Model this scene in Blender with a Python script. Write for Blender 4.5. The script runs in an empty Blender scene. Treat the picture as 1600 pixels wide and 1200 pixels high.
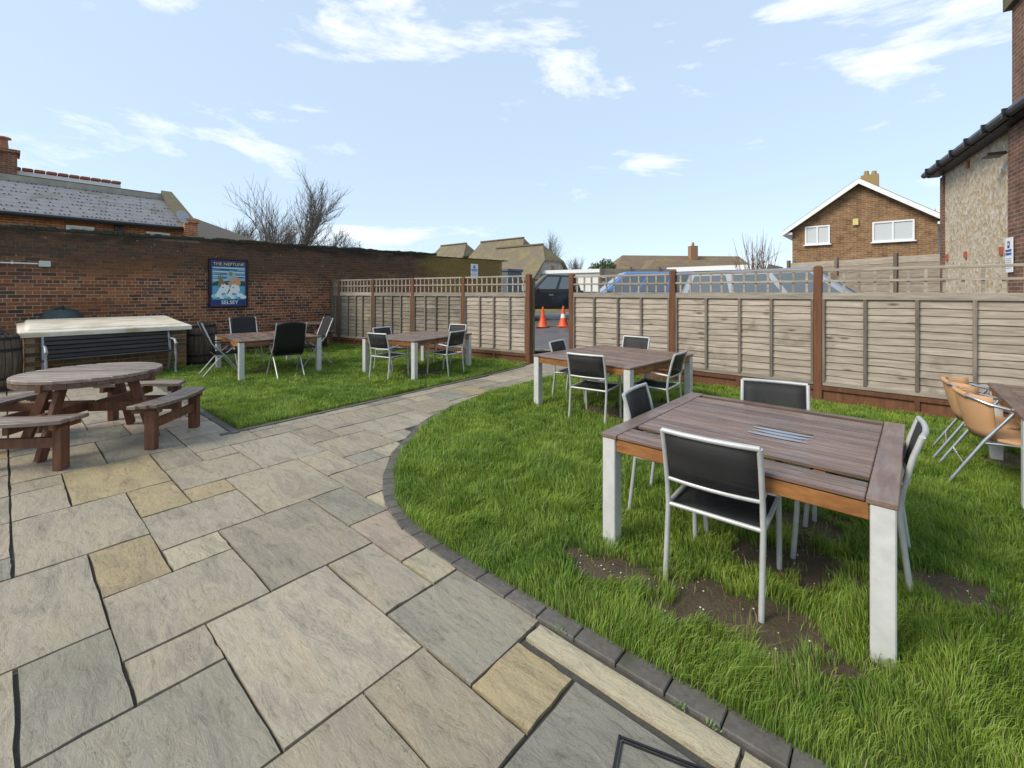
import bpy, math, random
import numpy as np
from mathutils import Vector, Matrix
random.seed(7); rng = np.random.default_rng(11)
R = math.radians
S = bpy.context.scene
COL = S.collection
# ------------------------------------------------------------------ camera
EYE = 1.55; YAW = 41.0
cam_d = bpy.data.cameras.new('camera'); cam = bpy.data.objects.new('camera', cam_d); COL.objects.link(cam)
cam.location = (0, 0, EYE); cam.rotation_euler = (R(90), 0, R(YAW))
cam_d.sensor_width = 36; cam_d.lens = 690/1600*36; cam_d.shift_y = -143.5/1600
cam_d.clip_start = 0.05; cam_d.clip_end = 5000
S.camera = cam
# ------------------------------------------------------------------ sky, sun, exposure
SUN_AZ = R(205); SUN_EL = R(40)      # compass-like angle from +Y clockwise, elevation
w = bpy.data.worlds.new('World'); S.world = w; w.use_nodes = True
nt = w.node_tree; nt.nodes.clear()
def wn(t, **k):
    n = nt.nodes.new(t)
    for a, b in k.items(): setattr(n, a, b)
    return n
sky = wn('ShaderNodeTexSky', sky_type='NISHITA', sun_disc=False)
sky.sun_elevation = SUN_EL; sky.sun_rotation = SUN_AZ; sky.air_density = 1.0; sky.dust_density = 0.6; sky.ozone_density = 1.6
tc = wn('ShaderNodeTexCoord'); mp = wn('ShaderNodeMapping'); mp.inputs['Scale'].default_value = (1.0, 1.0, 3.6); mp.inputs['Location'].default_value = (8.7, 2.1, 1.9)
mp.inputs['Rotation'].default_value = (0, 0, R(35))
no = wn('ShaderNodeTexNoise'); no.inputs['Scale'].default_value = 2.3; no.inputs['Detail'].default_value = 9; no.inputs['Roughness'].default_value = 0.62; no.inputs['Distortion'].default_value = 0.35
cr = wn('ShaderNodeValToRGB'); cr.color_ramp.elements[0].position = 0.575; cr.color_ramp.elements[1].position = 0.73
mx = wn('ShaderNodeMixRGB'); mx.inputs[2].default_value = (7.6, 7.6, 7.7, 1)
haze = wn('ShaderNodeMixRGB'); haze.inputs[0].default_value = 0.65; haze.inputs[2].default_value = (4.55, 5.6, 6.75, 1)
bg = wn('ShaderNodeBackground'); bg.inputs[1].default_value = 0.10; wo = wn('ShaderNodeOutputWorld')
L = nt.links.new
L(tc.outputs['Generated'], mp.inputs[0]); L(mp.outputs[0], no.inputs['Vector']); L(no.outputs[0], cr.inputs[0])
L(sky.outputs[0], haze.inputs[1]); L(haze.outputs[0], mx.inputs[1]); L(cr.outputs[0], mx.inputs[0]); L(mx.outputs[0], bg.inputs[0]); L(bg.outputs[0], wo.inputs[0])
sd = bpy.data.lights.new('sun', 'SUN'); sd.energy = 2.1; sd.angle = R(24); sd.color = (1, 0.92, 0.80)
sun = bpy.data.objects.new('sun', sd); COL.objects.link(sun)
sdir = Vector((math.sin(SUN_AZ)*math.cos(SUN_EL), math.cos(SUN_AZ)*math.cos(SUN_EL), math.sin(SUN_EL)))
sun.rotation_euler = sdir.to_track_quat('Z', 'Y').to_euler(); sun.location = (0, 0, 30)
S.view_settings.view_transform = 'Standard'; S.view_settings.look = 'None'; S.view_settings.gamma = 1
S.view_settings.exposure = 0.8
# ------------------------------------------------------------------ helpers
CY, SY = math.cos(R(YAW)), math.sin(R(YAW))
def W(x, d, z=0.0): return Vector((CY*x - SY*d, SY*x + CY*d, z))          # camera-frame plan position to site frame
def ANG(a): return R(a + YAW)                                            # camera-frame direction to site frame
class MB:
    def __init__(s): s.v = []; s.f = []; s.m = []; s.c = []
    def add(s, vs, fs, mi=0, col=None):
        b = len(s.v); s.v += [tuple(p) for p in vs]
        for f in fs: s.f.append(tuple(b+i for i in f)); s.m.append(mi); s.c.append(col)
        return s
    def box(s, c, d, rz=0, mi=0, col=None, M=None):
        x, y, z = d[0]/2, d[1]/2, d[2]/2
        pts = [Vector(p) for p in ((-x,-y,-z),(x,-y,-z),(x,y,-z),(-x,y,-z),(-x,-y,z),(x,-y,z),(x,y,z),(-x,y,z))]
        if M is None: M = Matrix.Rotation(rz, 3, 'Z')
        return s.add([M @ p + Vector(c) for p in pts], [(0,3,2,1),(4,5,6,7),(0,1,5,4),(1,2,6,5),(2,3,7,6),(3,0,4,7)], mi, col)
    def bar(s, a, b, w_, h_, up=(0,0,1), mi=0, col=None):
        a, b, up = Vector(a), Vector(b), Vector(up); d = (b-a); ln = d.length; d.normalize()
        sx = d.cross(up).normalized(); u2 = sx.cross(d).normalized()
        M = Matrix((sx, d, u2)).transposed()
        return s.box((a+b)/2, (w_, ln, h_), mi=mi, col=col, M=M)
    def tube(s, pts, r, n=8, mi=0, cap=True):
        pts = [Vector(p) for p in pts]; rs = r if isinstance(r, (list, tuple)) else [r]*len(pts)
        rings = []; ref = None
        for i, p in enumerate(pts):
            t = (pts[min(i+1, len(pts)-1)] - pts[max(i-1, 0)]).normalized()
            if ref is None: ref = t.orthogonal().normalized()
            ref = (ref - t*ref.dot(t)).normalized(); bn = t.cross(ref)
            rings.append([p + (ref*math.cos(2*math.pi*k/n) + bn*math.sin(2*math.pi*k/n))*rs[i] for k in range(n)])
        vs = [q for rg in rings for q in rg]; fs = []
        for i in range(len(pts)-1):
            for k in range(n): fs.append((i*n+k, i*n+(k+1)%n, (i+1)*n+(k+1)%n, (i+1)*n+k))
        if cap: fs += [tuple(range(n-1, -1, -1)), tuple((len(pts)-1)*n+k for k in range(n))]
        return s.add(vs, fs, mi)
    def lathe(s, prof, n=24, c=(0,0,0), mi=0, wob=None):
        c = Vector(c); vs = []; fs = []
        for i, (r, z) in enumerate(prof):
            for k in range(n):
                a = 2*math.pi*k/n; rr = r*(wob(k, i) if wob else 1)
                vs.append(c + Vector((rr*math.cos(a), rr*math.sin(a), z)))
        for i in range(len(prof)-1):
            for k in range(n): fs.append((i*n+k, i*n+(k+1)%n, (i+1)*n+(k+1)%n, (i+1)*n+k))
        fs += [tuple(range(n-1, -1, -1)), tuple((len(prof)-1)*n+k for k in range(n))]
        return s.add(vs, fs, mi)
    def prism(s, poly, ext, mi=0, col=None):
        p = [Vector(q) for q in poly]; e = Vector(ext); n = len(p)
        nr = sum((p[i].cross(p[(i+1) % n]) for i in range(n)), Vector())
        flip = nr.dot(e) > 0
        fs = [tuple(range(n)), tuple(range(2*n-1, n-1, -1))] + [(i, n+i, n+(i+1) % n, (i+1) % n) for i in range(n)]
        if flip: fs = [tuple(reversed(f)) for f in fs]
        return s.add(p + [q+e for q in p], fs, mi, col)
    def build(s, name, mats, parent=None, smooth=None, bevel=0, loc=None, rz=0, color=None):
        me = bpy.data.meshes.new(name); me.from_pydata(s.v, [], s.f)
        if not isinstance(mats, (list, tuple)): mats = [mats]
        for m in mats: me.materials.append(m)
        if len(mats) > 1: me.polygons.foreach_set('material_index', s.m)
        if any(c is not None for c in s.c):
            at = me.color_attributes.new('Col', 'FLOAT_COLOR', 'CORNER'); arr = []
            for f, c in zip(s.f, s.c): arr += list((c or (0.5, 0.5, 0.5)) + (1,)) * len(f)
            at.data.foreach_set('color', arr)
        if smooth is not None:
            me.polygons.foreach_set('use_smooth', [True]*len(me.polygons)); me.set_sharp_from_angle(angle=R(smooth))
        me.update()
        return link(name, me, parent, bevel, loc, rz, color)
def link(name, me, parent=None, bevel=0, loc=None, rz=0, color=None):
    o = bpy.data.objects.new(name, me); COL.objects.link(o); o.parent = parent
    if loc is not None: o.location = loc
    o.rotation_euler.z = rz
    if color is not None: o.color = tuple(color) + (1,)
    if bevel: b = o.modifiers.new('bevel', 'BEVEL'); b.width = bevel; b.segments = 1; b.limit_method = 'ANGLE'
    return o
def tag(o, label=None, cat=None, group=None, kind=None):
    if label: o['label'] = label
    if cat: o['category'] = cat
    if group: o['group'] = group
    if kind: o['kind'] = kind
    return o
def thing(name, label, cat, loc=(0,0,0), rz=0, group=None):
    o = bpy.data.objects.new(name, None); COL.objects.link(o); o.location = loc; o.rotation_euler.z = rz; o.empty_display_size = 0.1
    return tag(o, label, cat, group)
def copy_tree(o, parent=None):
    c = o.copy(); COL.objects.link(c); c.parent = parent
    for ch in o.children: copy_tree(ch, c)
    return c
# ------------------------------------------------------------------ materials
class NT:
    def __init__(s, name):
        s.m = bpy.data.materials.new(name); s.m.use_nodes = True; s.t = s.m.node_tree; s.b = s.t.nodes['Principled BSDF']; s.o = s.t.nodes['Material Output']
    def n(s, t, **k):
        q = s.t.nodes.new(t)
        for a, b in k.items(): setattr(q, a, b)
        return q
    def l(s, a, b): s.t.links.new(a, b)
    def coord(s, kind='Object', scale=(1,1,1), rot=(0,0,0)):
        c = s.n('ShaderNodeTexCoord'); m = s.n('ShaderNodeMapping'); m.inputs['Scale'].default_value = scale; m.inputs['Rotation'].default_value = rot
        s.l(c.outputs[kind], m.inputs[0]); return m.outputs[0]
    def pos(s, scale=(1,1,1)):
        g = s.n('ShaderNodeNewGeometry'); m = s.n('ShaderNodeMapping'); m.inputs['Scale'].default_value = scale; s.l(g.outputs['Position'], m.inputs[0]); return m.outputs[0]
    def noise(s, vec, scale=5, detail=5, rough=0.55, dist=0):
        q = s.n('ShaderNodeTexNoise'); q.inputs['Scale'].default_value = scale; q.inputs['Detail'].default_value = detail; q.inputs['Roughness'].default_value = rough; q.inputs['Distortion'].default_value = dist
        if vec is not None: s.l(vec, q.inputs['Vector'])
        return q.outputs[0]
    def ramp(s, fac, stops):
        r = s.n('ShaderNodeValToRGB'); e = r.color_ramp.elements
        while len(e) < len(stops): e.new(0.5)
        for q, (p, c) in zip(e, stops): q.position = p; q.color = tuple(c) + (1,) if len(c) == 3 else c
        s.l(fac, r.inputs[0]); return r.outputs[0]
    def mix(s, fac, a, b, mode='MIX'):
        q = s.n('ShaderNodeMixRGB', blend_type=mode)
        for i, x in ((0, fac), (1, a), (2, b)):
            if isinstance(x, (int, float)): q.inputs[i].default_value = x
            elif isinstance(x, tuple): q.inputs[i].default_value = x + (1,) if len(x) == 3 else x
            else: s.l(x, q.inputs[i])
        return q.outputs[0]
    def bump(s, h, strength=0.3, dist=0.01):
        q = s.n('ShaderNodeBump'); q.inputs['Strength'].default_value = strength; q.inputs['Distance'].default_value = dist; s.l(h, q.inputs['Height']); s.l(q.outputs[0], s.b.inputs['Normal'])
    def color(s, c):
        if isinstance(c, tuple): s.b.inputs['Base Color'].default_value = c + (1,)
        else: s.l(c, s.b.inputs['Base Color'])
    def set(s, rough=None, metal=None, spec=None, alpha=None):
        if rough is not None:
            if isinstance(rough, (int, float)): s.b.inputs['Roughness'].default_value = rough
            else: s.l(rough, s.b.inputs['Roughness'])
        if metal is not None: s.b.inputs['Metallic'].default_value = metal
        if spec is not None: s.b.inputs['Specular IOR Level'].default_value = spec
        if alpha is not None: s.b.inputs['Alpha'].default_value = alpha
        return s.m
BW = ((0,0,0),(1,1,1))
def plain(name, c, rough=0.6, metal=0, var=0.18, scale=14, bump=0.08, spec=0.4):
    k = NT(name); v = k.pos(); f = k.noise(v, scale, 6)
    k.color(k.mix(f, tuple(x*(1-var) for x in c), tuple(min(1, x*(1+var)) for x in c)))
    if bump: k.bump(k.noise(v, scale*6, 4), bump, 0.003)
    return k.set(rough, metal, spec)
def objcol(name, rough=0.75, var=0.3, scale=30, bump=0.25, bscale=90, spec=0.3, dirt=None, stretch=(1,1,1)):
    k = NT(name); oi = k.n('ShaderNodeObjectInfo'); v = k.pos(stretch)
    c = k.mix(k.ramp(k.noise(v, scale, 6, 0.6), [(0.25, (1-var,)*3), (0.75, (1+var,)*3)]), oi.outputs['Color'], (1,1,1), 'MIX') if False else None
    f = k.ramp(k.noise(v, scale, 6, 0.6), [(0.25, (1-var,)*3), (0.75, (1+var*0.6,)*3)])
    c = k.mix(1.0, oi.outputs['Color'], f, 'MULTIPLY')
    if dirt: c = k.mix(k.ramp(k.noise(k.pos(), dirt[1], 7, 0.65), [(dirt[2], (0,0,0)), (dirt[3], (1,1,1))]), c, dirt[0])
    k.color(c); k.bump(k.noise(v, bscale, 5, 0.6), bump, 0.004)
    return k.set(rough, 0, spec)
def wood(name, base, dark, rough=0.7, axis=(1,1,1), gscale=9, bump=0.3, wet=0, stain=None, objvar=0.25, knots=None):
    """weathered timber: grain stretched along the object's own long direction (given by axis scaling of object coordinates)"""
    k = NT(name); v = k.coord('Object', axis); oi = k.n('ShaderNodeObjectInfo')
    ad = k.n('ShaderNodeVectorMath', operation='ADD'); k.l(v, ad.inputs[0]); mm = k.n('ShaderNodeVectorMath', operation='SCALE'); mm.inputs[0].default_value = (17, 31, 47); k.l(oi.outputs['Random'], mm.inputs['Scale']); k.l(mm.outputs[0], ad.inputs[1])
    g = k.noise(ad.outputs[0], gscale, 8, 0.62, 0.4)
    c = k.mix(k.ramp(g, [(0.3, (0,0,0)), (0.68, (1,1,1))]), dark, base)
    br = k.n('ShaderNodeMapRange'); br.inputs[3].default_value = 1-objvar; br.inputs[4].default_value = 1+objvar; k.l(oi.outputs['Random'], br.inputs[0])
    c = k.mix(1.0, c, br.outputs[0], 'MULTIPLY')
    if stain: c = k.mix(k.ramp(k.noise(k.pos(), stain[1], 5, 0.6), [(stain[2], (0,0,0)), (stain[3], (1,1,1))]), c, stain[0])
    if knots:
        vo = k.n('ShaderNodeTexVoronoi'); vo.inputs['Scale'].default_value = 1.0; wv = k.n('ShaderNodeVectorMath', operation='ADD'); mp2 = k.coord('Object', knots); k.l(mp2, wv.inputs[0]); k.l(mm.outputs[0], wv.inputs[1]); k.l(wv.outputs[0], vo.inputs['Vector'])
        c = k.mix(k.ramp(vo.outputs['Distance'], [(0.06, (0.8,)*3), (0.17, (0,0,0))]), c, tuple(x*.28 for x in dark))
    k.color(c); k.bump(g, bump, 0.004)
    if wet: return k.set(k.ramp(k.noise(k.pos(), 6, 4), [(0.4, (rough,)*3), (0.65, (wet,)*3)]), 0, 0.5)
    return k.set(rough, 0, 0.3)
# ------------------------------------------------------------------ ground materials
def slab_mat():
    k = NT('riven_sandstone'); oi = k.n('ShaderNodeObjectInfo'); 
    sc = k.n('ShaderNodeVectorMath', operation='SCALE'); sc.inputs[0].default_value = (37, 53, 11); k.l(oi.outputs['Random'], sc.inputs['Scale'])
    ad = k.n('ShaderNodeVectorMath', operation='ADD'); k.l(k.coord('Object', (1.0, 3.0, 1.0)), ad.inputs[0]); k.l(sc.outputs[0], ad.inputs[1]); v = ad.outputs[0]
    big = k.noise(v, 2.2, 6, 0.6, 0.8); fine = k.noise(v, 9, 8, 0.7, 0.6); grit = k.noise(k.pos(), 160, 3)
    c = k.mix(1.0, k.mix(1.0, oi.outputs['Color'], (1.03, 1.0, 0.92), 'MULTIPLY'), k.ramp(big, [(0.28, (0.72, 0.72, 0.74)), (0.5, (1, 1, 1)), (0.75, (1.12, 1.07, 0.97))]), 'MULTIPLY')
    c = k.mix(1.0, c, k.ramp(fine, [(0.3, (0.62, 0.59, 0.56)), (0.43, (0.97, 0.97, 0.97)), (0.8, (1.12, 1.12, 1.12))]), 'MULTIPLY')
    c = k.mix(1.0, c, k.ramp(grit, [(0.25, (0.86,)*3), (0.7, (1.08,)*3)]), 'MULTIPLY')
    # riven ledges: the noise is cut in steps, each step a thin broken layer with a dark lip
    ms = k.n('ShaderNodeMath', operation='MULTIPLY'); ms.inputs[1].default_value = 7; k.l(big, ms.inputs[0])
    fl = k.n('ShaderNodeMath', operation='FRACT'); k.l(ms.outputs[0], fl.inputs[0])
    lip = k.ramp(fl.outputs[0], [(0.0, (0.42, 0.38, 0.34)), (0.05, (0.95, 0.95, 0.95)), (0.6, (1, 1, 1)), (1.0, (1.08, 1.08, 1.08))])
    msk = k.ramp(k.noise(v, 3.1, 4), [(0.40, (0,0,0)), (0.55, (1,1,1))])
    c = k.mix(msk, c, k.mix(1.0, c, lip, 'MULTIPLY'))
    # algae and damp staining
    c = k.mix(k.ramp(k.noise(k.pos(), 0.9, 6, 0.65), [(0.52, (0,0,0)), (0.75, (0.45,)*3)]), c, (0.16, 0.145, 0.085))
    k.color(c)
    sm = k.n('ShaderNodeMath', operation='SNAP'); sm.inputs[1].default_value = 0.14; k.l(big, sm.inputs[0])
    hh = k.n('ShaderNodeMath', operation='MULTIPLY_ADD'); hh.inputs[1].default_value = 0.5; k.l(fine, hh.inputs[0]); k.l(sm.outputs[0], hh.inputs[2])
    k.bump(hh.outputs[0], 0.85, 0.022)
    return k.set(k.ramp(k.noise(k.pos(), 1.6, 5), [(0.35, (0.42,)*3), (0.7, (0.68,)*3)]), 0, 0.4)
M_slab = slab_mat()
M_joint = plain('joint_mortar', (0.06, 0.055, 0.045), 0.85, var=0.5, scale=40, bump=0.4)
M_sett = objcol('block_paver', 0.7, 0.35, 40, 0.4, 140, dirt=((0.05, 0.055, 0.03), 5, 0.55, 0.75))
def soil_mat(name, a, b, c3):
    k = NT(name); v = k.pos(); c = k.mix(k.ramp(k.noise(v, 5, 7, 0.65), [(0.35, (0,0,0)), (0.65, (1,1,1))]), a, b)
    c = k.mix(k.ramp(k.noise(v, 60, 5), [(0.5, (0,0,0)), (0.75, (0.7,)*3)]), c, c3); k.color(c); k.bump(k.noise(v, 45, 7, 0.7), 0.9, 0.02)
    return k.set(k.ramp(k.noise(v, 3, 3), [(0.4, (0.55,)*3), (0.6, (0.9,)*3)]), 0, 0.35)
M_soil = soil_mat('lawn_soil', (0.050, 0.065, 0.02), (0.09, 0.125, 0.03), (0.035, 0.055, 0.014))
M_mud = soil_mat('bare_mud', (0.07, 0.05, 0.03), (0.115, 0.083, 0.052), (0.05, 0.037, 0.027))
def asphalt_mat():
    k = NT('asphalt'); v = k.pos(); c = k.mix(k.noise(v, 1.2, 6), (0.07, 0.068, 0.07), (0.13, 0.125, 0.125)); k.color(c); k.bump(k.noise(v, 140, 3), 0.5, 0.006)
    return k.set(k.ramp(k.noise(v, 0.8, 4), [(0.4, (0.35,)*3), (0.6, (0.75,)*3)]), 0, 0.5)
M_asph = asphalt_mat()
M_grass = None
def grass_mat():
    k = NT('grass_blade'); a = k.n('ShaderNodeAttribute', attribute_name='Col'); k.color(a.outputs['Color'])
    k.b.inputs['Subsurface Weight'].default_value = 0.0
    tr = k.n('ShaderNodeBsdfTranslucent'); k.l(a.outputs['Color'], tr.inputs[0]); ms = k.n('ShaderNodeMixShader'); ms.inputs[0].default_value = 0.35
    k.l(k.b.outputs[0], ms.inputs[1]); k.l(tr.outputs[0], ms.inputs[2]); k.l(ms.outputs[0], k.o.inputs[0])
    return k.set(0.45, 0, 0.4)
M_grass = grass_mat()
# ------------------------------------------------------------------ ground sheets
tag(MB().box((0, 0, -0.16), (4000, 4000, 0.1)).build('ground', plain('far_ground', (0.10, 0.11, 0.06), 0.9, var=0.4, scale=0.3)), kind='structure')
cp = MB()
ys = [(7.72, -0.045), (9.0, 0.0), (12.0, 0.22), (16.0, 0.48), (24.0, 0.55), (140.0, 0.6)]
def cpz(y):
    for (a, za), (b, zb) in zip(ys, ys[1:]):
        if a <= y <= b: return za + (zb-za)*(y-a)/(b-a)
    return 0.6 if y > 140 else -0.045
for (a, za), (b, zb) in zip(ys, ys[1:]): cp.add([(-12.85, a, za), (90, a, za), (90, b, zb), (-12.85, b, zb)], [(0,1,2,3)])
tag(cp.build('car_park', M_asph), kind='structure')
# ------------------------------------------------------------------ patio
MOD = 0.2945; X0 = -0.975; Y0 = 0.03
patio = tag(MB().box((-3.3, 2.0, -0.06), (19.6, 12.2, 0.08)).build('patio', M_joint), kind='structure')
laid = [(-9,-7,1,2),(-5,-4,1,2),(-6,-4,0,1),(-5,-2,2,4),(-8,-5,3,5),(-5,-3,4,5),(-3,-1,4,6),(-1,0,4,5),(-7,-5,1,3),(-11,-8,4,6),(-14,-11,5,7),(-12,-9,0,2),(-8,-7,2,3),(-4,-3,5,6),(-2,0,3,4),
 (0,3,3,5),(-2,1,1,3),(-4,-2,0,2),(-9,-6,-1,1),(-15,-12,1,3),(-12,-10,2,3),(-14,-12,0,1),(-18,-15,2,4),(-15,-13,3,4),(-18,-15,0,2),(-15,-14,0,1),(-14,-13,4,5),(-13,-11,3,5),(-11,-10,3,4),
 (-10,-8,2,4),(-16,-14,4,6),(-15,-14,6,8),(-14,-12,7,8),(-11,-9,6,7),(-9,-7,6,8),(-8,-6,5,6),(-6,-4,5,6),(-7,-6,6,7),(-15,-13,8,10),(-13,-12,8,9),(-12,-10,7,9),(-10,-9,7,8),(-15,-13,10,12),(-13,-11,9,11),
 (-10,-9,8,9),(-11,-10,9,10),(-13,-11,11,12),(-15,-14,12,13),(-14,-12,12,14),(-15,-14,13,14),(-6,-4,-2,0),(-2,1,-1,1),(-15,-13,14,16),(-13,-12,14,16),(-15,-13,16,17),(-14,-13,17,18),(-13,-12,16,19),(-15,-14,17,19),(-14,-13,18,19),
 (-16,-14,19,21),(-14,-12,19,20),(-14,-12,20,22),(-16,-14,21,24),(-14,-12,22,24),(-14,-12,24,26),(-16,-14,24,26),(-16,-15,6,7)]
occ = set((i, 5) for i in range(-1, 14))
def free(a, b, c, d): return all((i, j) not in occ for i in range(a, b) for j in range(c, d))
def take(a, b, c, d):
    for i in range(a, b):
        for j in range(c, d): occ.add((i, j))
slabs = []
for q in laid:
    if free(*q): take(*q); slabs.append(q)
# curve of the right lawn (outer edge of its block edging), near to far
EDGE = [(6.4,1.665),(-0.307,1.665),(-0.634,1.669),(-1.015,1.664),(-1.409,1.659),(-1.792,1.662),(-2.151,1.68),(-2.479,1.715),(-2.791,1.815),(-2.973,1.907),(-3.262,2.093),(-3.645,2.43),(-3.962,2.84),(-4.20,3.16),(-4.40,3.55),(-4.56,4.0),(-4.68,4.5),(-4.76,5.2),(-4.80,6.0),(-4.86,6.8),(-4.90,7.46)]
def inside(px, py, poly):
    px, py = np.asarray(px), np.asarray(py); r = np.zeros(px.shape, bool); n = len(poly)
    for i in range(n):
        (x1, y1), (x2, y2) = poly[i], poly[(i+1) % n]
        c = ((y1 > py) != (y2 > py)) & (px < (x2-x1)*(py-y1)/((y2-y1) if y2 != y1 else 1e-9) + x1); r ^= c
    return r
LAWN_R = EDGE + [(6.4, 7.40)]
LAWN_L = [(-5.50,1.64),(-5.56,3.3),(-5.66,5.0),(-5.80,6.9),(-5.95,7.46),(-8.1,7.44),(-12.2,6.72),(-12.95,6.5),(-12.95,3.3),(-11.1,3.2),(-10.95,1.64)]
def cell_open(i, j):
    xs = X0 + MOD*(i+np.array([.15,.5,.85,.5])); yy = Y0 + MOD*(j+np.array([.5,.15,.5,.85]))
    if np.all(inside(xs, yy, LAWN_R)) or np.all(inside(xs, yy, LAWN_L)): return False
    x, y = X0+MOD*(i+.5), Y0+MOD*(j+.5)
    return -12.9 < x < 4.2 and -2.2 < y < 7.9 and not (y > 7.3 and not -6.1 < x < -4.7)
for j in range(-12, 28):
    for i in range(-41, 18):
        if (i, j) in occ or not cell_open(i, j): continue
        opts = [(3,2),(2,3),(2,2),(2,1),(1,2),(1,1)]; random.shuffle(opts); opts.sort(key=lambda s_: -s_[0]*s_[1]*random.uniform(0.4, 1))
        for a, b in opts:
            if free(i, i+a, j, j+b) and sum(cell_open(p, q) for p in range(i, i+a) for q in range(j, j+b)) >= a*b*0.5:
                take(i, i+a, j, j+b); slabs.append((i, i+a, j, j+b)); break
TONES = [(0.36,0.315,0.25),(0.335,0.295,0.235),(0.385,0.34,0.275),(0.315,0.285,0.235),(0.35,0.305,0.235),(0.285,0.265,0.22)]
YEL = (0.37, 0.30, 0.185); PINK = (0.40, 0.325, 0.265); GREY = (0.25, 0.24, 0.205); CREAM = (0.40, 0.36, 0.265)
special = {(-12,-10,2,3):YEL,(-9,-7,1,2):YEL,(-15,-12,1,3):YEL,(-11,-10,3,4):YEL,(-1,0,4,5):YEL,(-6,-4,5,6):PINK,(0,3,3,5):GREY,(-4,-3,5,6):CREAM,(-7,-6,6,7):CREAM,(-15,-13,16,17):YEL,(-10,-9,8,9):CREAM,(-14,-13,17,18):GREY,(-3,-1,4,6):(0.31,0.285,0.235),(-8,-7,2,3):CREAM}
def riven(w_, h_, seed):
    """one slab: a 5 x 4 top with a wandering edge and a slightly uneven face, and its sides"""
    r = random.Random(seed); nx, ny = 6, 5; vs = []; fs = []
    for j in range(ny):
        for i in range(nx):
            x = (i/(nx-1)-.5)*w_; y = (j/(ny-1)-.5)*h_
            e = i in (0, nx-1) or j in (0, ny-1)
            corner = i in (0, nx-1) and j in (0, ny-1)
            k = 0.0 if corner else 1
            if i in (0, nx-1): x += r.uniform(-.0045, .003)*(1 if i else -1)*k
            if j in (0, ny-1): y += r.uniform(-.0045, .003)*(1 if j else -1)*k
            vs.append((x, y, r.uniform(-.002, .002) - (0.0035 if e else 0)))
    for j in range(ny-1):
        for i in range(nx-1): a = j*nx+i; fs.append((a, a+1, a+nx+1, a+nx))
    ring = [i for i in range(nx)] + [j*nx+nx-1 for j in range(1, ny)] + [(ny-1)*nx+i for i in range(nx-2, -1, -1)] + [j*nx for j in range(ny-2, 0, -1)]
    b = len(vs)
    for q in ring: x, y, z = vs[q]; vs.append((x*1.004, y*1.004, -0.03))
    n = len(ring)
    for q in range(n): fs.append((ring[q], b+q, b+(q+1) % n, ring[(q+1) % n]))
    return vs, fs
cache = {}; print('slabs', len(slabs))
for n_, q in enumerate(slabs):
    a, b, c, d = q; wx, wy = (b-a)*MOD, (d-c)*MOD
    key = (b-a, d-c, random.randrange(4))
    if key not in cache:
        m_ = MB(); vs, fs = riven(wx-0.015, wy-0.012, hash(key)); m_.add(vs, fs)
        me = bpy.data.meshes.new('slab'); me.from_pydata(m_.v, [], m_.f); me.materials.append(M_slab); me.polygons.foreach_set('use_smooth', [True]*len(me.polygons)); me.set_sharp_from_angle(angle=R(35)); cache[key] = me
    t = special.get(q) or (random.choice(TONES) if (random.random() > 0.12 or q in laid) else random.choice([YEL, CREAM, PINK]))
    jt = random.uniform(0.76, 0.96)
    o = link('slab', cache[key], patio, 0, (X0+MOD*(a+b)/2+random.uniform(-.002,.002), Y0+MOD*(c+d)/2+random.uniform(-.002,.002), random.uniform(-.0015,.0015)), random.uniform(-.004,.004)+random.choice((0, math.pi)), [x*jt for x in t])
# cream cut strip against the edging and the recessed inspection cover
for k, (xa, xb) in enumerate(((-1.255, -0.40), (-0.385, 0.45), (0.465, 1.3))):
    m_ = MB(); vs, fs = riven(xb-xa, 0.105, 90+k); m_.add(vs, fs); o = m_.build('cut_strip_slab', M_slab, patio, smooth=35, loc=((xa+xb)/2, 1.593, 0.001), color=CREAM)
ic = MB(); fx, fy = -0.32, 0.12
for (cx, cy, sx, sy) in ((0,-.2,.62,.007),(0,.2,.62,.007),(-.31,0,.007,.407),(.31,0,.007,.407),(0,-.187,.597,.004),(0,.187,.597,.004),(-.2985,0,.004,.37),(.2985,0,.004,.37)): ic.box((fx+.32+cx, fy-.12+cy, 0.0022), (sx, sy, 0.006))
cv = tag(ic.build('inspection_cover', plain('cover_steel', (0.05, 0.05, 0.055), 0.4, 0.7), loc=(-.727+.95*.31+.31*.2, 1.406+.31*.31-.95*.2, 0), rz=R(18)), 'thin dark metal frame of recessed inspection cover in grey slab', 'manhole cover')
# ------------------------------------------------------------------ block edging
def resample(pts, step):
    out = []; acc = 0.0
    for (x1, y1), (x2, y2) in zip(pts, pts[1:]):
        ln = math.hypot(x2-x1, y2-y1); t = (step - acc) if out else 0
        while t <= ln: out.append(((x1+(x2-x1)*t/ln), (y1+(y2-y1)*t/ln), math.atan2(y2-y1, x2-x1))); t += step
        acc = (ln - (t - step)) if out else acc + ln
    return out
sett_me = {}
def sett(ln, wd):
    if (ln, wd) not in sett_me:
        m_ = MB(); m_.add([(-ln/2+.004,-wd/2+.004,.009),(ln/2-.004,-wd/2+.004,.009),(ln/2-.004,wd/2-.004,.009),(-ln/2+.004,wd/2-.004,.009),(-ln/2,-wd/2,.004),(ln/2,-wd/2,.004),(ln/2,wd/2,.004),(-ln/2,wd/2,.004),(-ln/2,-wd/2,-.05),(ln/2,-wd/2,-.05),(ln/2,wd/2,-.05),(-ln/2,wd/2,-.05)],
            [(0,1,2,3)]+[(i+4, (i+1)%4+4, (i+1)%4, i) for i in range(4)]+[(i+8, (i+1)%4+8, (i+1)%4+4, i+4) for i in range(4)])
        me = bpy.data.meshes.new('edging_block'); me.from_pydata(m_.v, [], m_.f); me.materials.append(M_sett); sett_me[(ln, wd)] = me
    return sett_me[(ln, wd)]
eb = MB()
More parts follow.
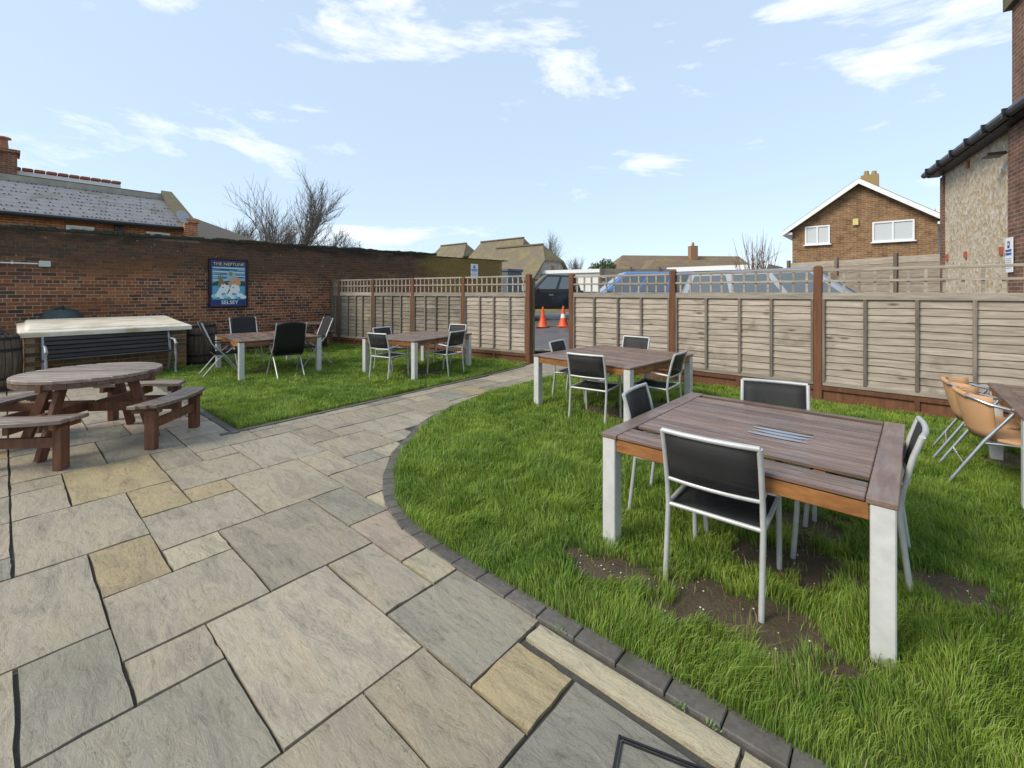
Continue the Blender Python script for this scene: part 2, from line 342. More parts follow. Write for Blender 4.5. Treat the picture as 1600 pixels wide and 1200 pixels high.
for (xa, ya), (xb, yb) in list(zip(EDGE, EDGE[1:])): eb.bar((xa, ya+.05, -.03), (xb, yb+.05, -.03), .16, .04)
edging = tag(eb.build('edging', M_joint), kind='structure')
def lay_edge(pts, step, wd, side):
    for x, y, a in resample(pts, step):
        nx, ny = -math.sin(a)*side, math.cos(a)*side
        g_ = random.uniform(0.8, 1.2); c = (0.115*g_, 0.104*g_, 0.090*g_)
        link('edging_block', sett(step-.006, wd), edging, 0, (x+nx*wd/2, y+ny*wd/2, 0.002+random.uniform(-.002, .002)), a+random.uniform(-.025, .025), c)
i0 = 8
lay_edge(EDGE[:i0], 0.205, 0.10, -1); lay_edge(EDGE[i0-1:], 0.105, 0.105, -1)
lay_edge([LAWN_L[0], (-5.56,3.3), (-5.66,5.0), (-5.80,6.9), (-5.95,7.42)], 0.205, 0.06, 1)
lay_edge([(-10.9,1.64), (-5.5,1.64)], 0.205, 0.07, 1)
# ------------------------------------------------------------------ lawns
def sheet(name, poly, z, mat):
    m_ = MB(); m_.add([(x, y, z) for x, y in poly], [tuple(range(len(poly)))]); o = m_.build(name, mat)
    if o.data.polygons[0].normal.z < 0: o.data.flip_normals()
    return tag(o, kind='structure')
def inset(poly, d, c):
    out = []
    for x, y in poly: v = Vector((c[0]-x, c[1]-y)).normalized()*d; out.append((x+v.x, y+v.y))
    return out
in_r = [(x+0.08*(0.9 if y > 1.8 else 0.05), y+0.09*(1 if y < 3 else 0.25)) if i < len(EDGE) else (x, y) for i, (x, y) in enumerate(LAWN_R)]
sheet('lawn_right', in_r, 0.006, M_soil); sheet('lawn_left', LAWN_L, 0.006, M_soil)
# bare mud: (x, y, rx, ry, angle)
MUD = []
def mudat(x, d, rx, ry, a): p = W(x, d); MUD.append((p.x, p.y, rx, ry, ANG(a)))
mudat(1.0, 2.14, .52, .21, -36); mudat(0.52, 2.46, .27, .13, -40); mudat(1.62, 2.5, .40, .22, -20); mudat(2.25, 2.3, .30, .16, -40); mudat(1.25, 5.6, .65, .35, -40); mudat(2.0, 5.9, .35, .3, 0); mudat(-1.75, 8.5, .5, .4, 0); mudat(-4.9, 8.8, .5, .4, 0); mudat(1.9, 2.9, .35, .25, 0); mudat(4.5, 4.0, .4, .25, 30)
def mudmask(x, y):
    m_ = np.full(x.shape, -1.0)
    for (cx, cy, rx, ry, a) in MUD:
        dx, dy = x-cx, y-cy; u_ = dx*math.cos(a)+dy*math.sin(a); v_ = -dx*math.sin(a)+dy*math.cos(a)
        m_ = np.maximum(m_, 1 - np.sqrt((u_/rx)**2 + (v_/ry)**2))
    return m_
for k, (cx, cy, rx, ry, a) in enumerate(MUD):
    pts = []
    for q in range(20):
        t = q/20*2*math.pi; r_ = random.uniform(0.95, 1.25); pts.append((cx + r_*(rx*math.cos(t)*math.cos(a) - ry*math.sin(t)*math.sin(a)), cy + r_*(rx*math.cos(t)*math.sin(a) + ry*math.sin(t)*math.cos(a))))
    sheet('mud_patch', pts, 0.0085 + 0.0004*k, M_mud)
def vnoise(x, y, s, seed):
    g_ = np.random.default_rng(seed).random((64, 64)); xi, yi = x/s, y/s; x0, y0 = np.floor(xi).astype(int), np.floor(yi).astype(int); fx_, fy_ = xi-x0, yi-y0
    fx_ = fx_*fx_*(3-2*fx_); fy_ = fy_*fy_*(3-2*fy_); G = lambda a, b: g_[a % 64, b % 64]
    return (G(x0,y0)*(1-fx_)+G(x0+1,y0)*fx_)*(1-fy_) + (G(x0,y0+1)*(1-fx_)+G(x0+1,y0+1)*fx_)*fy_
def grass(name, poly, label, over, tall=1.0):
    P = np.array(poly); lo, hi = P.min(0), P.max(0); xs_, ys_ = [], []
    for (da, db, dens) in ((0, 2.6, 16000), (2.6, 4.2, 12000), (4.2, 7, 8000), (7, 11, 4800), (11, 30, 3000)):
        n = int((hi[0]-lo[0])*(hi[1]-lo[1])*dens); x = rng.uniform(lo[0], hi[0], n); y = rng.uniform(lo[1], hi[1], n); d_ = -SY*x + CY*y; xr_ = CY*x + SY*y
        k = (d_ >= da) & (d_ < db) & (d_ > 0.6) & (np.abs(xr_) < 1.35*d_+1.0); x, y = x[k], y[k]; k = inside(x, y, poly); xs_.append(x[k]); ys_.append(y[k])
    x, y = np.concatenate(xs_), np.concatenate(ys_); mm = mudmask(x, y) + 0.9*(vnoise(x, y, .07, 3)-.5) - .1
    patch = vnoise(x, y, .35, 5)*.6 + vnoise(x, y, .12, 6)*.4
    k = (rng.random(len(x)) < np.clip(1 - mm*5, 0.03, 1)) & (rng.random(len(x)) < 0.7 + 0.8*patch); x, y, patch = x[k], y[k], patch[k]; mm = mm[k]
    n = len(x); d_ = np.maximum(-SY*x + CY*y, 0.8)
    tuft = np.clip(vnoise(x, y, .16, 9)*.6 + vnoise(x, y, .45, 10)*.7 - .1, 0, 1.2); h_ = tall*(0.022 + 0.062*tuft**1.6 + 0.026*rng.random(n)) * np.where(mm > 0.05, .55, 1)
    far_ = np.clip((d_-5)/6, 0, 1); h_ *= 1 - 0.25*far_
    long_ = rng.random(n) < 0.025; h_ = np.where(long_, h_*1.7, h_)
    wd = np.clip(0.0016*d_**0.75, 0.0022, 0.011)*rng.uniform(.7, 1.3, n)
    a = rng.uniform(0, 2*math.pi, n); lean = rng.uniform(.15, 1.0, n)*h_; la = a + math.pi/2 + rng.uniform(-.5, .5, n) + 0.0
    comb = vnoise(x, y, .3, 13)*2*math.pi*2; lx = np.cos(la)*lean*.7 + np.cos(comb)*lean*.5; ly = np.sin(la)*lean*.7 + np.sin(comb)*lean*.5
    V = np.zeros((n, 5, 3)); cx_, cy_ = np.cos(a)*wd/2, np.sin(a)*wd/2
    V[:,0] = np.stack([x-cx_, y-cy_, np.zeros(n)], 1); V[:,1] = np.stack([x+cx_, y+cy_, np.zeros(n)], 1)
    V[:,2] = np.stack([x+cx_*.85+lx*.35, y+cy_*.85+ly*.35, h_*.62], 1); V[:,3] = np.stack([x-cx_*.85+lx*.35, y-cy_*.85+ly*.35, h_*.62], 1)
    V[:,4] = np.stack([x+lx, y+ly, h_*(1-.25*lean/h_)], 1)
    me = bpy.data.meshes.new(name); me.vertices.add(n*5); me.vertices.foreach_set('co', V.reshape(-1))
    me.loops.add(n*7); me.polygons.add(n*2); base = np.arange(n)*5
    lp = np.stack([base, base+1, base+2, base+3, base+3, base+2, base+4], 1).reshape(-1); me.loops.foreach_set('vertex_index', lp)
    st = np.stack([np.arange(n)*7, np.arange(n)*7+4], 1).reshape(-1); me.polygons.foreach_set('loop_start', st); me.update(calc_edges=True)
    hue = (vnoise(x, y, .5, 21)*.5 + vnoise(x, y, .13, 22)*.7 - .6)*1.5 + .5; r0 = rng.random(n)
    c1 = np.array([0.125, 0.235, 0.026]); c2 = np.array([0.32, 0.43, 0.06]); C = c1 + (c2-c1)*np.clip(hue*.75+r0*.5-.15, 0, 1)[:,None]
    dry = (rng.random(n) < 0.05 + 0.22*np.clip(mm*4+.6, 0, 1)*(patch < .55)); C = np.where(dry[:,None], np.array([0.36, 0.31, 0.12])*rng.uniform(.6, 1.1, (n,1)), C)
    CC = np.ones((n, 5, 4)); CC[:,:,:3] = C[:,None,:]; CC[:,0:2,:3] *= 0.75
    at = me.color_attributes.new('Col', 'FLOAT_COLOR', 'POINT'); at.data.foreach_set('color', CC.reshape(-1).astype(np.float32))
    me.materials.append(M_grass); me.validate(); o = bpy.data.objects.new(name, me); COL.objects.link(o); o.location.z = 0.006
    print(name, n); return tag(o, label, 'grass', kind='stuff')
grass('grass', [(x+0.06*(y > 1.9), y+0.075) if i < len(EDGE) else (x, y) for i, (x, y) in enumerate(LAWN_R)], 'uneven green lawn grass inside the curved block edging', 0, 1.15)
grass('grass', [(-5.58,1.73),(-5.64,3.3),(-5.74,5.0),(-5.88,6.9),(-6.0,7.44),(-8.1,7.4),(-12.2,6.65),(-12.9,6.4),(-12.9,3.4),(-11.0,3.2),(-10.9,1.73)], 'green lawn grass between the path and the brick wall', 0, 1.0)
# pebbles lying on the mud
pb = MB()
for (cx, cy, rx, ry, a) in MUD[:4]:
    for _ in range(26):
        t = random.uniform(0, 6.28); r_ = math.sqrt(random.random()); u_, v_ = rx*r_*math.cos(t), ry*r_*math.sin(t); sz = random.uniform(.0025, .006)
        pb.lathe([(sz*.6, 0), (sz, sz*.5), (sz*.5, sz)], 5, (cx+u_*math.cos(a)-v_*math.sin(a), cy+u_*math.sin(a)+v_*math.cos(a), 0.011))
tag(pb.build('pebbles', plain('pale_pebble', (0.55, 0.52, 0.46), 0.7)), 'tiny pale pebbles scattered on the bare mud', 'pebbles', kind='stuff')
# ------------------------------------------------------------------ brickwork
def brick_mat(name, attr, weather):
    k = NT(name)
    if attr: base = k.n('ShaderNodeAttribute', attribute_name='Col').outputs['Color']
    else: base = k.n('ShaderNodeObjectInfo').outputs['Color']
    v = k.pos(); c = k.mix(1.0, base, k.ramp(k.noise(v, 38, 5, 0.65), [(0.3, (0.6,)*3), (0.7, (1.25,)*3)]), 'MULTIPLY')
    if weather: c = weathering(k, c)
    k.color(c); k.bump(k.noise(v, 120, 4), 0.35, 0.004); return k.set(0.85, 0, 0.2)
def weathering(k, c):
    g_ = k.n('ShaderNodeNewGeometry'); sp = k.n('ShaderNodeSeparateXYZ'); k.l(g_.outputs['Position'], sp.inputs[0]); v = k.pos((1, .55, 1.6))
    ad = k.n('ShaderNodeMath', operation='MULTIPLY_ADD'); ad.inputs[1].default_value = 1.1; k.l(k.noise(v, 1.3, 7, 0.6), ad.inputs[0]); k.l(sp.outputs['Z'], ad.inputs[2])
    c = k.mix(k.ramp(ad.outputs[0], [(0.0, (0,0,0)), (1.0, (1,1,1))]) if False else _mr(k, ad.outputs[0], 2.15, 2.85, 0.74), c, (0.075, 0.052, 0.034))
    c = k.mix(_mr(k, ad.outputs[0], 3.12, 3.45, 0.85), c, (0.025, 0.022, 0.017))
    # ochre lichen on the far end, pale specks of lichen near the coping
    yy = k.n('ShaderNodeMath', operation='MULTIPLY_ADD'); yy.inputs[1].default_value = 3.0; k.l(k.noise(v, 1.1, 6), yy.inputs[0]); k.l(sp.outputs['Y'], yy.inputs[2])
    c = k.mix(_mr(k, yy.outputs[0], 10.9, 12.4, 0.5), c, (0.36, 0.25, 0.06))
    sf = k.ramp(k.noise(k.pos(), 16, 3, 0.5), [(0.705, (0,0,0)), (0.73, (1,1,1))]); zf = _mr(k, sp.outputs['Z'], 1.7, 2.3, 0.85)
    c = k.mix(k.mix(1.0, sf, zf, 'MULTIPLY'), c, (0.55, 0.53, 0.46))
    # warm orange bloom
    return k.mix(k.ramp(k.noise(v, 0.6, 5), [(0.55, (0,0,0)), (0.72, (0.5,)*3)]), c, (0.26, 0.10, 0.03))
def _mr(k, x, a, b, top=1.0):
    q = k.n('ShaderNodeMapRange', interpolation_type='SMOOTHSTEP'); q.inputs[1].default_value = a; q.inputs[2].default_value = b; q.inputs[4].default_value = top; k.l(x, q.inputs[0]); return q.outputs[0]
M_brA = brick_mat('brick_weathered_mass', True, True); M_brO = brick_mat('brick_weathered', False, True); M_brP = brick_mat('brick_plain', False, False)
def mortar_mat(name, weather, c=(0.66, 0.51, 0.35)):
    k = NT(name); v = k.pos(); q = k.mix(k.noise(v, 20, 5), tuple(x*.75 for x in c), tuple(x*1.15 for x in c)); q = weathering(k, q) if weather else q
    k.color(q); k.bump(k.noise(v, 150, 4), 0.4, 0.004); return k.set(0.9, 0, 0.15)
M_mortW = mortar_mat('mortar_weathered', True); M_mort = mortar_mat('mortar', False, (0.30, 0.24, 0.16))
BT = [(0.235,0.085,0.042),(0.20,0.072,0.038),(0.165,0.062,0.036),(0.27,0.105,0.05),(0.11,0.052,0.036),(0.225,0.095,0.05),(0.08,0.045,0.035)]
brick_me = {}
def brick_mesh(ln, mat, hh=0.061, dp=0.03):
    key = (round(ln, 3), mat.name, hh)
    if key not in brick_me:
        m_ = MB(); m_.box((-dp/2, 0, 0), (dp, ln, hh)); me = bpy.data.meshes.new('brick'); me.from_pydata(m_.v, [], m_.f); me.materials.append(mat); brick_me[key] = me
    return brick_me[key]
# ------------------------------------------------------------------ long brick garden wall (face looks along +X)
WX = -13.0; WY0, WY1 = -3.0, 14.3
def wtop(y): return 2.80 + 0.013*y - (0.06 if y > 10.6 else 0)
gw = thing('garden_wall', 'long tall weathered brick garden wall with dark stained top', 'wall', (WX, 0, 0))
core = MB(); core.prism([(-0.012, WY0, -0.1), (-0.012, WY1, -0.1), (-0.012, WY1, wtop(WY1)), (-0.012, 10.6, wtop(10.61)), (-0.012, 10.6, wtop(10.6)), (-0.012, WY0, wtop(WY0))], (-0.30, 0, 0)); core.build('wall_core', M_mortW, gw)
items = []; CO = 0.0743
for r_ in range(0, 41):
    z = 0.02 + r_*CO; hdr = r_ % 5 == 3; ln = 0.1125 if hdr else 0.225; y = WY0 + (0.056 if hdr else (0.1125 if r_ % 2 else 0))
    while y < WY1 - ln:
        if z + 0.07 < wtop(y): items.append((y + ln/2, z + 0.037, ln - 0.014))
        y += ln
def cam_d2(y, z): return -SY*WX + CY*y
vis = [q for q in items if q[0] > 0.15 and q[1] > 0.95]
near = set(sorted(vis, key=lambda q: cam_d2(q[0], q[1]) - (q[2] > .2)*0.5)[:290])
mass = MB()
for q in items:
    t = random.choice(BT); g_ = random.uniform(.92, 1.38); t = tuple(x*g_ for x in t); px = random.uniform(-.004, .004)
    if q in near: link('brick', brick_mesh(q[2], M_brO), gw, 0, (px, q[0], q[1]), 0, t)
    else: mass.box((px-.015, q[0], q[1]), (.03, q[2]-.003, 0.0610), col=t)
tag(mass.build('brickwork', M_brA, gw), kind='stuff')
# coping: uneven bricks on edge along the top, one part
cpg = MB(); y = WY0
M_cope = plain('mossy_coping', (0.045, 0.04, 0.028), 0.95, var=0.5, scale=9, bump=0.5)
while y < WY1-0.02:
    h_ = random.uniform(.055, .10) if y < 10.6 else 0.035; wd = random.uniform(.07, .2) if y < 10.6 else 0.4
    cpg.box((-.155+random.uniform(-.012,.012), y+wd/2, wtop(y+wd/2)+h_/2-.012), (.34, wd-.006, h_)); y += wd
tag(cpg.build('coping', M_cope, gw, bevel=0.008), kind='stuff')
M_white = plain('white_plastic', (0.72, 0.72, 0.70), 0.45, var=0.06)
cd = thing('conduit', 'white plastic conduit ending in a junction box on the brick wall', 'conduit', (WX, 0, 2.12-.14))
m_ = MB(); m_.tube([(0.02, -2.5, .14), (0.02, 0.45, .14)], 0.014, 8); m_.build('pipe', M_white, cd, smooth=40)
m_ = MB(); m_.box((0.03, 0.54, .14), (.07, .17, .12)); m_.build('junction_box', plain('grey_plastic', (0.5, 0.52, 0.48), 0.5, var=.08), cd, bevel=.008)
m_ = MB(); m_.box((0.014, 0.1, .14), (.03, .03, .045)); m_.build('clip', M_white, cd)
# ------------------------------------------------------------------ painted board on the wall
def text_mesh(body, size, mat, name, parent, loc, rot, ext=0.001, bold=0.0, sx=1.0):
    cu = bpy.data.curves.new(name, 'FONT'); cu.body = body; cu.size = size; cu.align_x = 'CENTER'; cu.align_y = 'CENTER'; cu.extrude = ext; cu.offset = bold
    t = bpy.data.objects.new(name+'_src', cu); COL.objects.link(t); dg = bpy.context.evaluated_depsgraph_get(); me = bpy.data.meshes.new_from_object(t.evaluated_get(dg)); bpy.data.objects.remove(t)
    me.materials.clear(); me.materials.append(mat); o = link(name, me, parent); o.location = loc; o.rotation_euler = rot; o.scale = (sx, 1, 1); return o
def flat(name, c, rough=0.45): return plain(name, c, rough, var=0.10, scale=30, bump=0)
sg = thing('pub_sign', 'framed pub sign with painted sea god and white horses on brick wall', 'sign', (WX+0.005, 3.795, 1.16))
SW, SH = 0.88, 1.24          # local: y across, z up, x out of the wall
m_ = MB(); m_.box((.03, 0, SH/2), (.05, SW-.05, SH-.05)); m_.build('board', flat('sign_navy', (0.012, 0.045, 0.17)), sg)
m_ = MB()
for (cy, cz, sy, sz) in ((0, .02, SW, .045), (0, SH-.02, SW, .045), (-SW/2+.02, SH/2, .045, SH-.09), (SW/2-.02, SH/2, .045, SH-.09)): m_.box((.035, cy, cz), (.075, sy, sz))
m_.build('frame', flat('sign_frame', (0.012, 0.009, 0.022)), sg, bevel=.006)
m_ = MB()
for (cy, cz, sy, sz) in ((0, .06, SW-.10, .012), (0, SH-.06, SW-.10, .012), (-SW/2+.056, SH/2, .012, SH-.13), (SW/2-.056, SH/2, .012, SH-.13)): m_.box((.056, cy, cz), (.004, sy, sz))
m_.build('border_line', flat('sign_purple', (0.16, 0.06, 0.20)), sg)
def pic(name, pts, mat, lay, par=sg):
    m2 = MB(); m2.prism([(.0555+lay*.0022, -p[0]*1.0 if False else p[0], p[1]) for p in pts], (.0018, 0, 0)); return m2.build(name, mat, par)
y0, y1, z0, z1 = -.365, .365, .20, 1.035
pic('painted_sky', [(y0, z0), (y1, z0), (y1, z1), (y0, z1)], flat('paint_sky', (0.22, 0.42, 0.50)), 0)
rs = random.Random(5)
for k in range(11):
    zc = 0.66 + k*0.034; t = 0.010+rs.random()*.012; s_ = rs.uniform(-.012, .012); a, b = (y0, y1) if k % 3 else (y0+rs.random()*.2, y1-rs.random()*.2)
    pic('painted_cloud', [(a, zc-s_), ((a+b)/2, zc-t*.4), (b, zc+s_), (b, zc+s_+t), ((a+b)/2, zc+t*1.3), (a, zc-s_+t)], flat('paint_band%d' % k, [(0.02,0.08,0.20),(0.55,0.68,0.68),(0.03,0.16,0.30)][k % 3]), 1)
pic('painted_hill', [(y0, .55), (-.2, .56), (.1, .545), (y1, .55), (y1, .67), (.25, .69), (.05, .62), (-.22, .68), (y0, .63)], flat('paint_hill', (0.02, 0.075, 0.045)), 1.8)
pic('painted_sea', [(y0, z0), (y1, z0), (y1, .55), (y0, .55)], flat('paint_sea', (0.10, 0.36, 0.52)), 1.4)
pic('painted_figure', [(-.05, .55), (.22, .52), (.27, .62), (.25, .72), (.17, .80), (.10, .79), (.03, .70)], flat('paint_skin', (0.62, 0.30, 0.16)), 3)
pic('painted_beard', [(-.06, .72), (.06, .66), (.13, .76), (.15, .87), (.09, .945), (.0, .94), (-.05, .86)], flat('paint_beard', (0.34, 0.44, 0.46)), 4)
pic('painted_face', [(.0, .82), (.06, .80), (.085, .87), (.05, .91), (.0, .90)], flat('paint_face', (0.22, 0.24, 0.17)), 5)
pic('painted_attendant', [(-.25, .52), (-.09, .52), (-.10, .66), (-.16, .74), (-.13, .85), (-.17, .78), (-.20, .88), (-.21, .77), (-.26, .84), (-.23, .72)], flat('paint_brown', (0.22, 0.19, 0.10)), 3)
wht = flat('paint_foam', (0.78, 0.82, 0.80))
for dy in (-.13, .10): 
    pic('painted_horse', [(dy-.16, .335), (dy-.10, .305), (dy-.04, .36), (dy+.03, .37), (dy+.09, .33), (dy+.15, .44), (dy+.13, .55), (dy+.06, .575), (dy+.03, .61), (dy+.015, .57), (dy-.03, .60), (dy-.045, .555), (dy-.09, .48)], wht, 4.2)
    pic('painted_eye', [(dy-.03, .505), (dy+.005, .50), (dy+.015, .52), (dy-.02, .525)], flat('paint_eye', (0.03, 0.03, 0.04)), 5.4)
for k in range(9):
    yc = y0+.05+k*.08; r_ = .05+.02*rs.random(); zc = .29+.03*math.sin(k*2.1)
    pic('painted_foam', [(yc+r_*math.cos(q/9*6.283)*1.15, zc+r_*.8*math.sin(q/9*6.283)) for q in range(9)], wht if k % 3 else flat('paint_aqua%d' % k, (0.35, 0.62, 0.66)), 4.8+.06*k)
M_gold = flat('sign_gold', (0.72, 0.52, 0.16)); RT = (R(90), 0, R(90))
text_mesh('THE NEPTUNE', .108, M_gold, 'lettering', sg, (.058, 0, 1.105), RT, .0015, .0008, 1.0)
text_mesh('SELSEY', .128, flat('sign_white', (0.85, 0.85, 0.85)), 'lettering', sg, (.058, 0.02, .125), RT, .0015, .0012, 1.0)
# ------------------------------------------------------------------ fences
def knots(k, c):
    vo = k.n('ShaderNodeTexVoronoi'); vo.inputs['Scale'].default_value = 2.6; k.l(k.pos((1, 1, 2.4)), vo.inputs['Vector'])
    return c
M_slat = wood('fence_slat_wood', (0.44, 0.375, 0.305), (0.24, 0.195, 0.15), 0.85, (0.9, 7, 9), 3.2, 0.35, stain=((0.13, 0.105, 0.08), 2.2, 0.58, 0.80), objvar=0.14, knots=(2.2, 3, 7))
M_batten = wood('fence_batten_wood', (0.23, 0.19, 0.15), (0.12, 0.095, 0.07), 0.9, (7, 7, 0.8), 4, 0.4)
M_rail = wood('fence_rail_wood', (0.37, 0.32, 0.26), (0.19, 0.16, 0.12), 0.85, (0.8, 8, 8), 4, 0.4)
M_post = wood('fence_post_wood', (0.17, 0.072, 0.034), (0.09, 0.04, 0.022), 0.75, (8, 8, 0.7), 3, 0.3, objvar=.15)
M_postm = wood('mossy_post_wood', (0.16, 0.14, 0.06), (0.10, 0.07, 0.035), 0.85, (8, 8, 0.9), 3, 0.3)
def wavy_slat(Ln, seed):
    r = random.Random(seed); n = 12; m2 = MB(); ph = r.uniform(0, 6.28); vs = []
    for i in range(n+1):
        x = Ln*i/n; zb = 0.006*math.sin(ph+i*.9) + r.uniform(-.004, .004)
        vs += [(x, -.022, zb), (x, -.010, zb), (x, .004, .112), (x, -.003, .112)]
    fs = []
    for i in range(n):
        a = 4*i; fs += [(a, a+4, a+7, a+3), (a+1, a+2, a+6, a+5), (a, a+1, a+5, a+4), (a+3, a+7, a+6, a+2)]
    fs += [(0, 3, 2, 1), (4*n, 4*n+1, 4*n+2, 4*n+3)]; m2.add(vs, fs); me = bpy.data.meshes.new('slat'); me.from_pydata(m2.v, [], m2.f); me.materials.append(M_slat); return me
slat_me = {}; dk_me = {}
def dark_me(me):
    if me.name not in dk_me: q = me.copy(); q.materials[0] = M_slat2; dk_me[me.name] = q
    return dk_me[me.name]
M_slat2 = wood('dark_silvered_slat', (0.25, 0.215, 0.17), (0.10, 0.085, 0.065), 0.85, (0.9, 7, 9), 3.2, 0.4, stain=((0.30, 0.25, 0.17), 1.6, 0.5, 0.75), objvar=0.2)
def make_panel(fence, a, b, trel, rows, zb=0.24, ztop=1.55, nb=4, foot=True, dark=False):
    """one lap panel between two post centres a and b, with a trellis strip above it"""
    a, b = Vector(a), Vector(b); dv = b-a; Ln = dv.length - 0.10; ang = math.atan2(dv.y, dv.x); o_ = a + dv.normalized()*0.05; key = round(Ln, 2)
    m2 = MB(); m2.box((Ln/2, -.012, ztop-.055), (Ln, .05, .095))
    pn = m2.build('panel', M_rail, fence, loc=(o_.x, o_.y, 0), rz=ang, bevel=.004)
    m2 = MB(); m2.box((Ln/2, -.012, zb+.035), (Ln, .045, .06)); m2.build('bottom_rail', M_rail, pn, bevel=.004)
    if key not in slat_me: slat_me[key] = [wavy_slat(Ln, 3+i) for i in range(5)]
    n = 12; z = zb+.06; st = (ztop-.10-z)/n
    for i in range(n):
        s_ = link('slat', random.choice(slat_me[key]), pn, 0, (0, 0.004, z+i*st-.006)); s_.data = dark_me(s_.data) if dark else s_.data; s_.rotation_euler.y = random.uniform(-.0035, .0035)
    for i in range(nb+1):
        x = .018 + (Ln-.036)*i/nb; m2 = MB(); m2.box((0, -.034, (zb+.06+ztop-.10)/2), (.036 if 0 < i < nb else .028, .026, ztop-.16-zb)); m2.build('batten', M_batten, pn, loc=(x + (random.uniform(-.03, .03) if 0 < i < nb else 0), 0, 0))
    th = trel; m2 = MB(); m2.box((Ln/2, -.01, ztop+th-.018), (Ln, .032, .036)); m2.build('trellis_rail', M_rail, pn, bevel=.003)
    m2 = MB(); m2.box((Ln/2, -.028, ztop+th*(.48)), (Ln, .016, .030)); m2.build('trellis_rail', M_rail, pn)
    nv = max(3, round(Ln/rows))
    me = None
    for i in range(nv):
        x = (i+.5)*Ln/nv
        if me is None: m3 = MB(); m3.box((0, -.011, ztop+th/2-.02), (.030, .016, th-.036)); l0 = m3.build('trellis_lath', M_rail, pn, loc=(x, 0, 0)); me = l0.data
        else: link('trellis_lath', me, pn, 0, (x, 0, 0))
    if foot:
        m2 = MB(); m2.box((Ln/2, .0, zb/2), (Ln, .03, zb-.004)); gb = m2.build('gravel_board', M_post, fence, loc=(o_.x, o_.y, 0), rz=ang)
        for zz in (.03, zb-.03):
            m2 = MB(); m2.box((Ln/2, -.03, zz), (Ln, .03, .055)); m2.build('rail', M_post, gb)
        m2 = MB(); m2.box((Ln/2, -.03, zb/2), (.05, .032, zb-.115)); m2.build('stub', M_post, gb)
def fpost(fence, p, h_, ang, mat=None, wd=.10):
    m2 = MB(); m2.box((0, 0, h_/2), (wd, .10, h_)); m2.add([(-wd/2,-.05,h_),(wd/2,-.05,h_),(wd/2,.05,h_),(-wd/2,.05,h_),(-wd/4,-.02,h_+.022),(wd/4,-.02,h_+.022),(wd/4,.02,h_+.022),(-wd/4,.02,h_+.022)], [(4,5,6,7),(0,1,5,4),(1,2,6,5),(2,3,7,6),(3,0,4,7)])
    return m2.build('post', mat or M_post, fence, loc=(p[0], p[1], 0), rz=ang, bevel=.004)
fr = thing('fence', 'weathered lap panel fence with trellis top right of the gateway', 'fence', (-4.95, 7.55, 0))
def fl_(o, p): return (p[0]-o.location.x, p[1]-o.location.y, 0)
PR = [(-4.95, 7.55), (-2.89, 7.55), (-.83, 7.55), (1.23, 7.53), (3.29, 7.50), (5.35, 7.47)]
for p in PR: fpost(fr, fl_(fr, p), 1.905, 0)
for p, q in zip(PR, PR[1:]): make_panel(fr, fl_(fr, p), fl_(fr, q), 0.325, 0.165)
fl2 = thing('fence', 'greyer lap panel fence with trellis between gateway and brick wall', 'fence', (-6.06, 7.53, 0))
def on_line(u):
    t = (u-800)/690; A, B = CY+SY*t, SY-CY*t; X = -(B*(7.53+.1412*6.06))/(A+B*.1412); return (X, 7.53+.1412*(X+6.06))
PL = [(-6.06, 7.53)] + [on_line(u) for u in (725, 646, 584, 531)] + [(-12.93, 6.56)]
for i, p in enumerate(PL): fpost(fl2, fl_(fl2, p), 1.93 if i == 0 else 1.90, R(8) if i else 0, M_postm if i == 5 else None, .12 if i == 0 else .09)
for i, (p, q) in enumerate(zip(PL, PL[1:])): make_panel(fl2, fl_(fl2, q), fl_(fl2, p), 0.37, 0.145, zb=.2, nb=4 if i < 4 else 2, dark=i > 0)
# old gate post stub against the opening, mossy on its inner face
m_ = MB(); m_.box((.02, .09, .93), (.10, .07, 1.86)); m_.build('gate_post', M_postm, fl2)
# ------------------------------------------------------------------ furniture
M_alu = NT('painted_aluminium'); 
def alu(name, c, rough, metal):
    k = NT(name); v = k.pos(); k.color(k.mix(k.ramp(k.noise(v, 14, 6, .65), [(0.35, (0,0,0)), (0.7, (1,1,1))]), tuple(x*.82 for x in c), c)); k.bump(k.noise(v, 200, 3), .06, .002); return k.set(rough, metal, .5)
M_alu = alu('silver_painted_aluminium', (0.52, 0.52, 0.505), 0.42, 0.25); M_leg = alu('pale_painted_aluminium', (0.60, 0.595, 0.57), 0.4, 0.1); M_tube = alu('polished_tube', (0.62, 0.63, 0.65), 0.25, 0.85)
def mesh_fabric(name, c, alpha):
    k = NT(name); v = k.coord('Object', (1, 1, 1)); wv = k.n('ShaderNodeTexWave', wave_type='BANDS', bands_direction='X'); wv.inputs['Scale'].default_value = 90; k.l(v, wv.inputs['Vector'])
    k.color(k.mix(k.noise(k.pos(), 7, 4), tuple(x*.7 for x in c), tuple(x*1.3 for x in c))); k.bump(wv.outputs[1], .15, .002); return k.set(.65, 0, .35, alpha)
M_sling = mesh_fabric('black_sling_mesh', (0.026, 0.026, 0.027), 0.82); M_black = mesh_fabric('black_chair_weave', (0.013, 0.013, 0.014), 0.97)
M_top = wood('tabletop_hardwood', (0.20, 0.135, 0.105), (0.10, 0.062, 0.048), 0.5, (0.9, 9, 9), 3, 0.25, wet=0.22, objvar=.28)
M_apron = wood('orange_hardwood', (0.34, 0.15, 0.045), (0.15, 0.06, 0.02), 0.55, (1.5, 5, 6), 4, 0.25, stain=((0.09, 0.045, 0.02), 5, .55, .75))
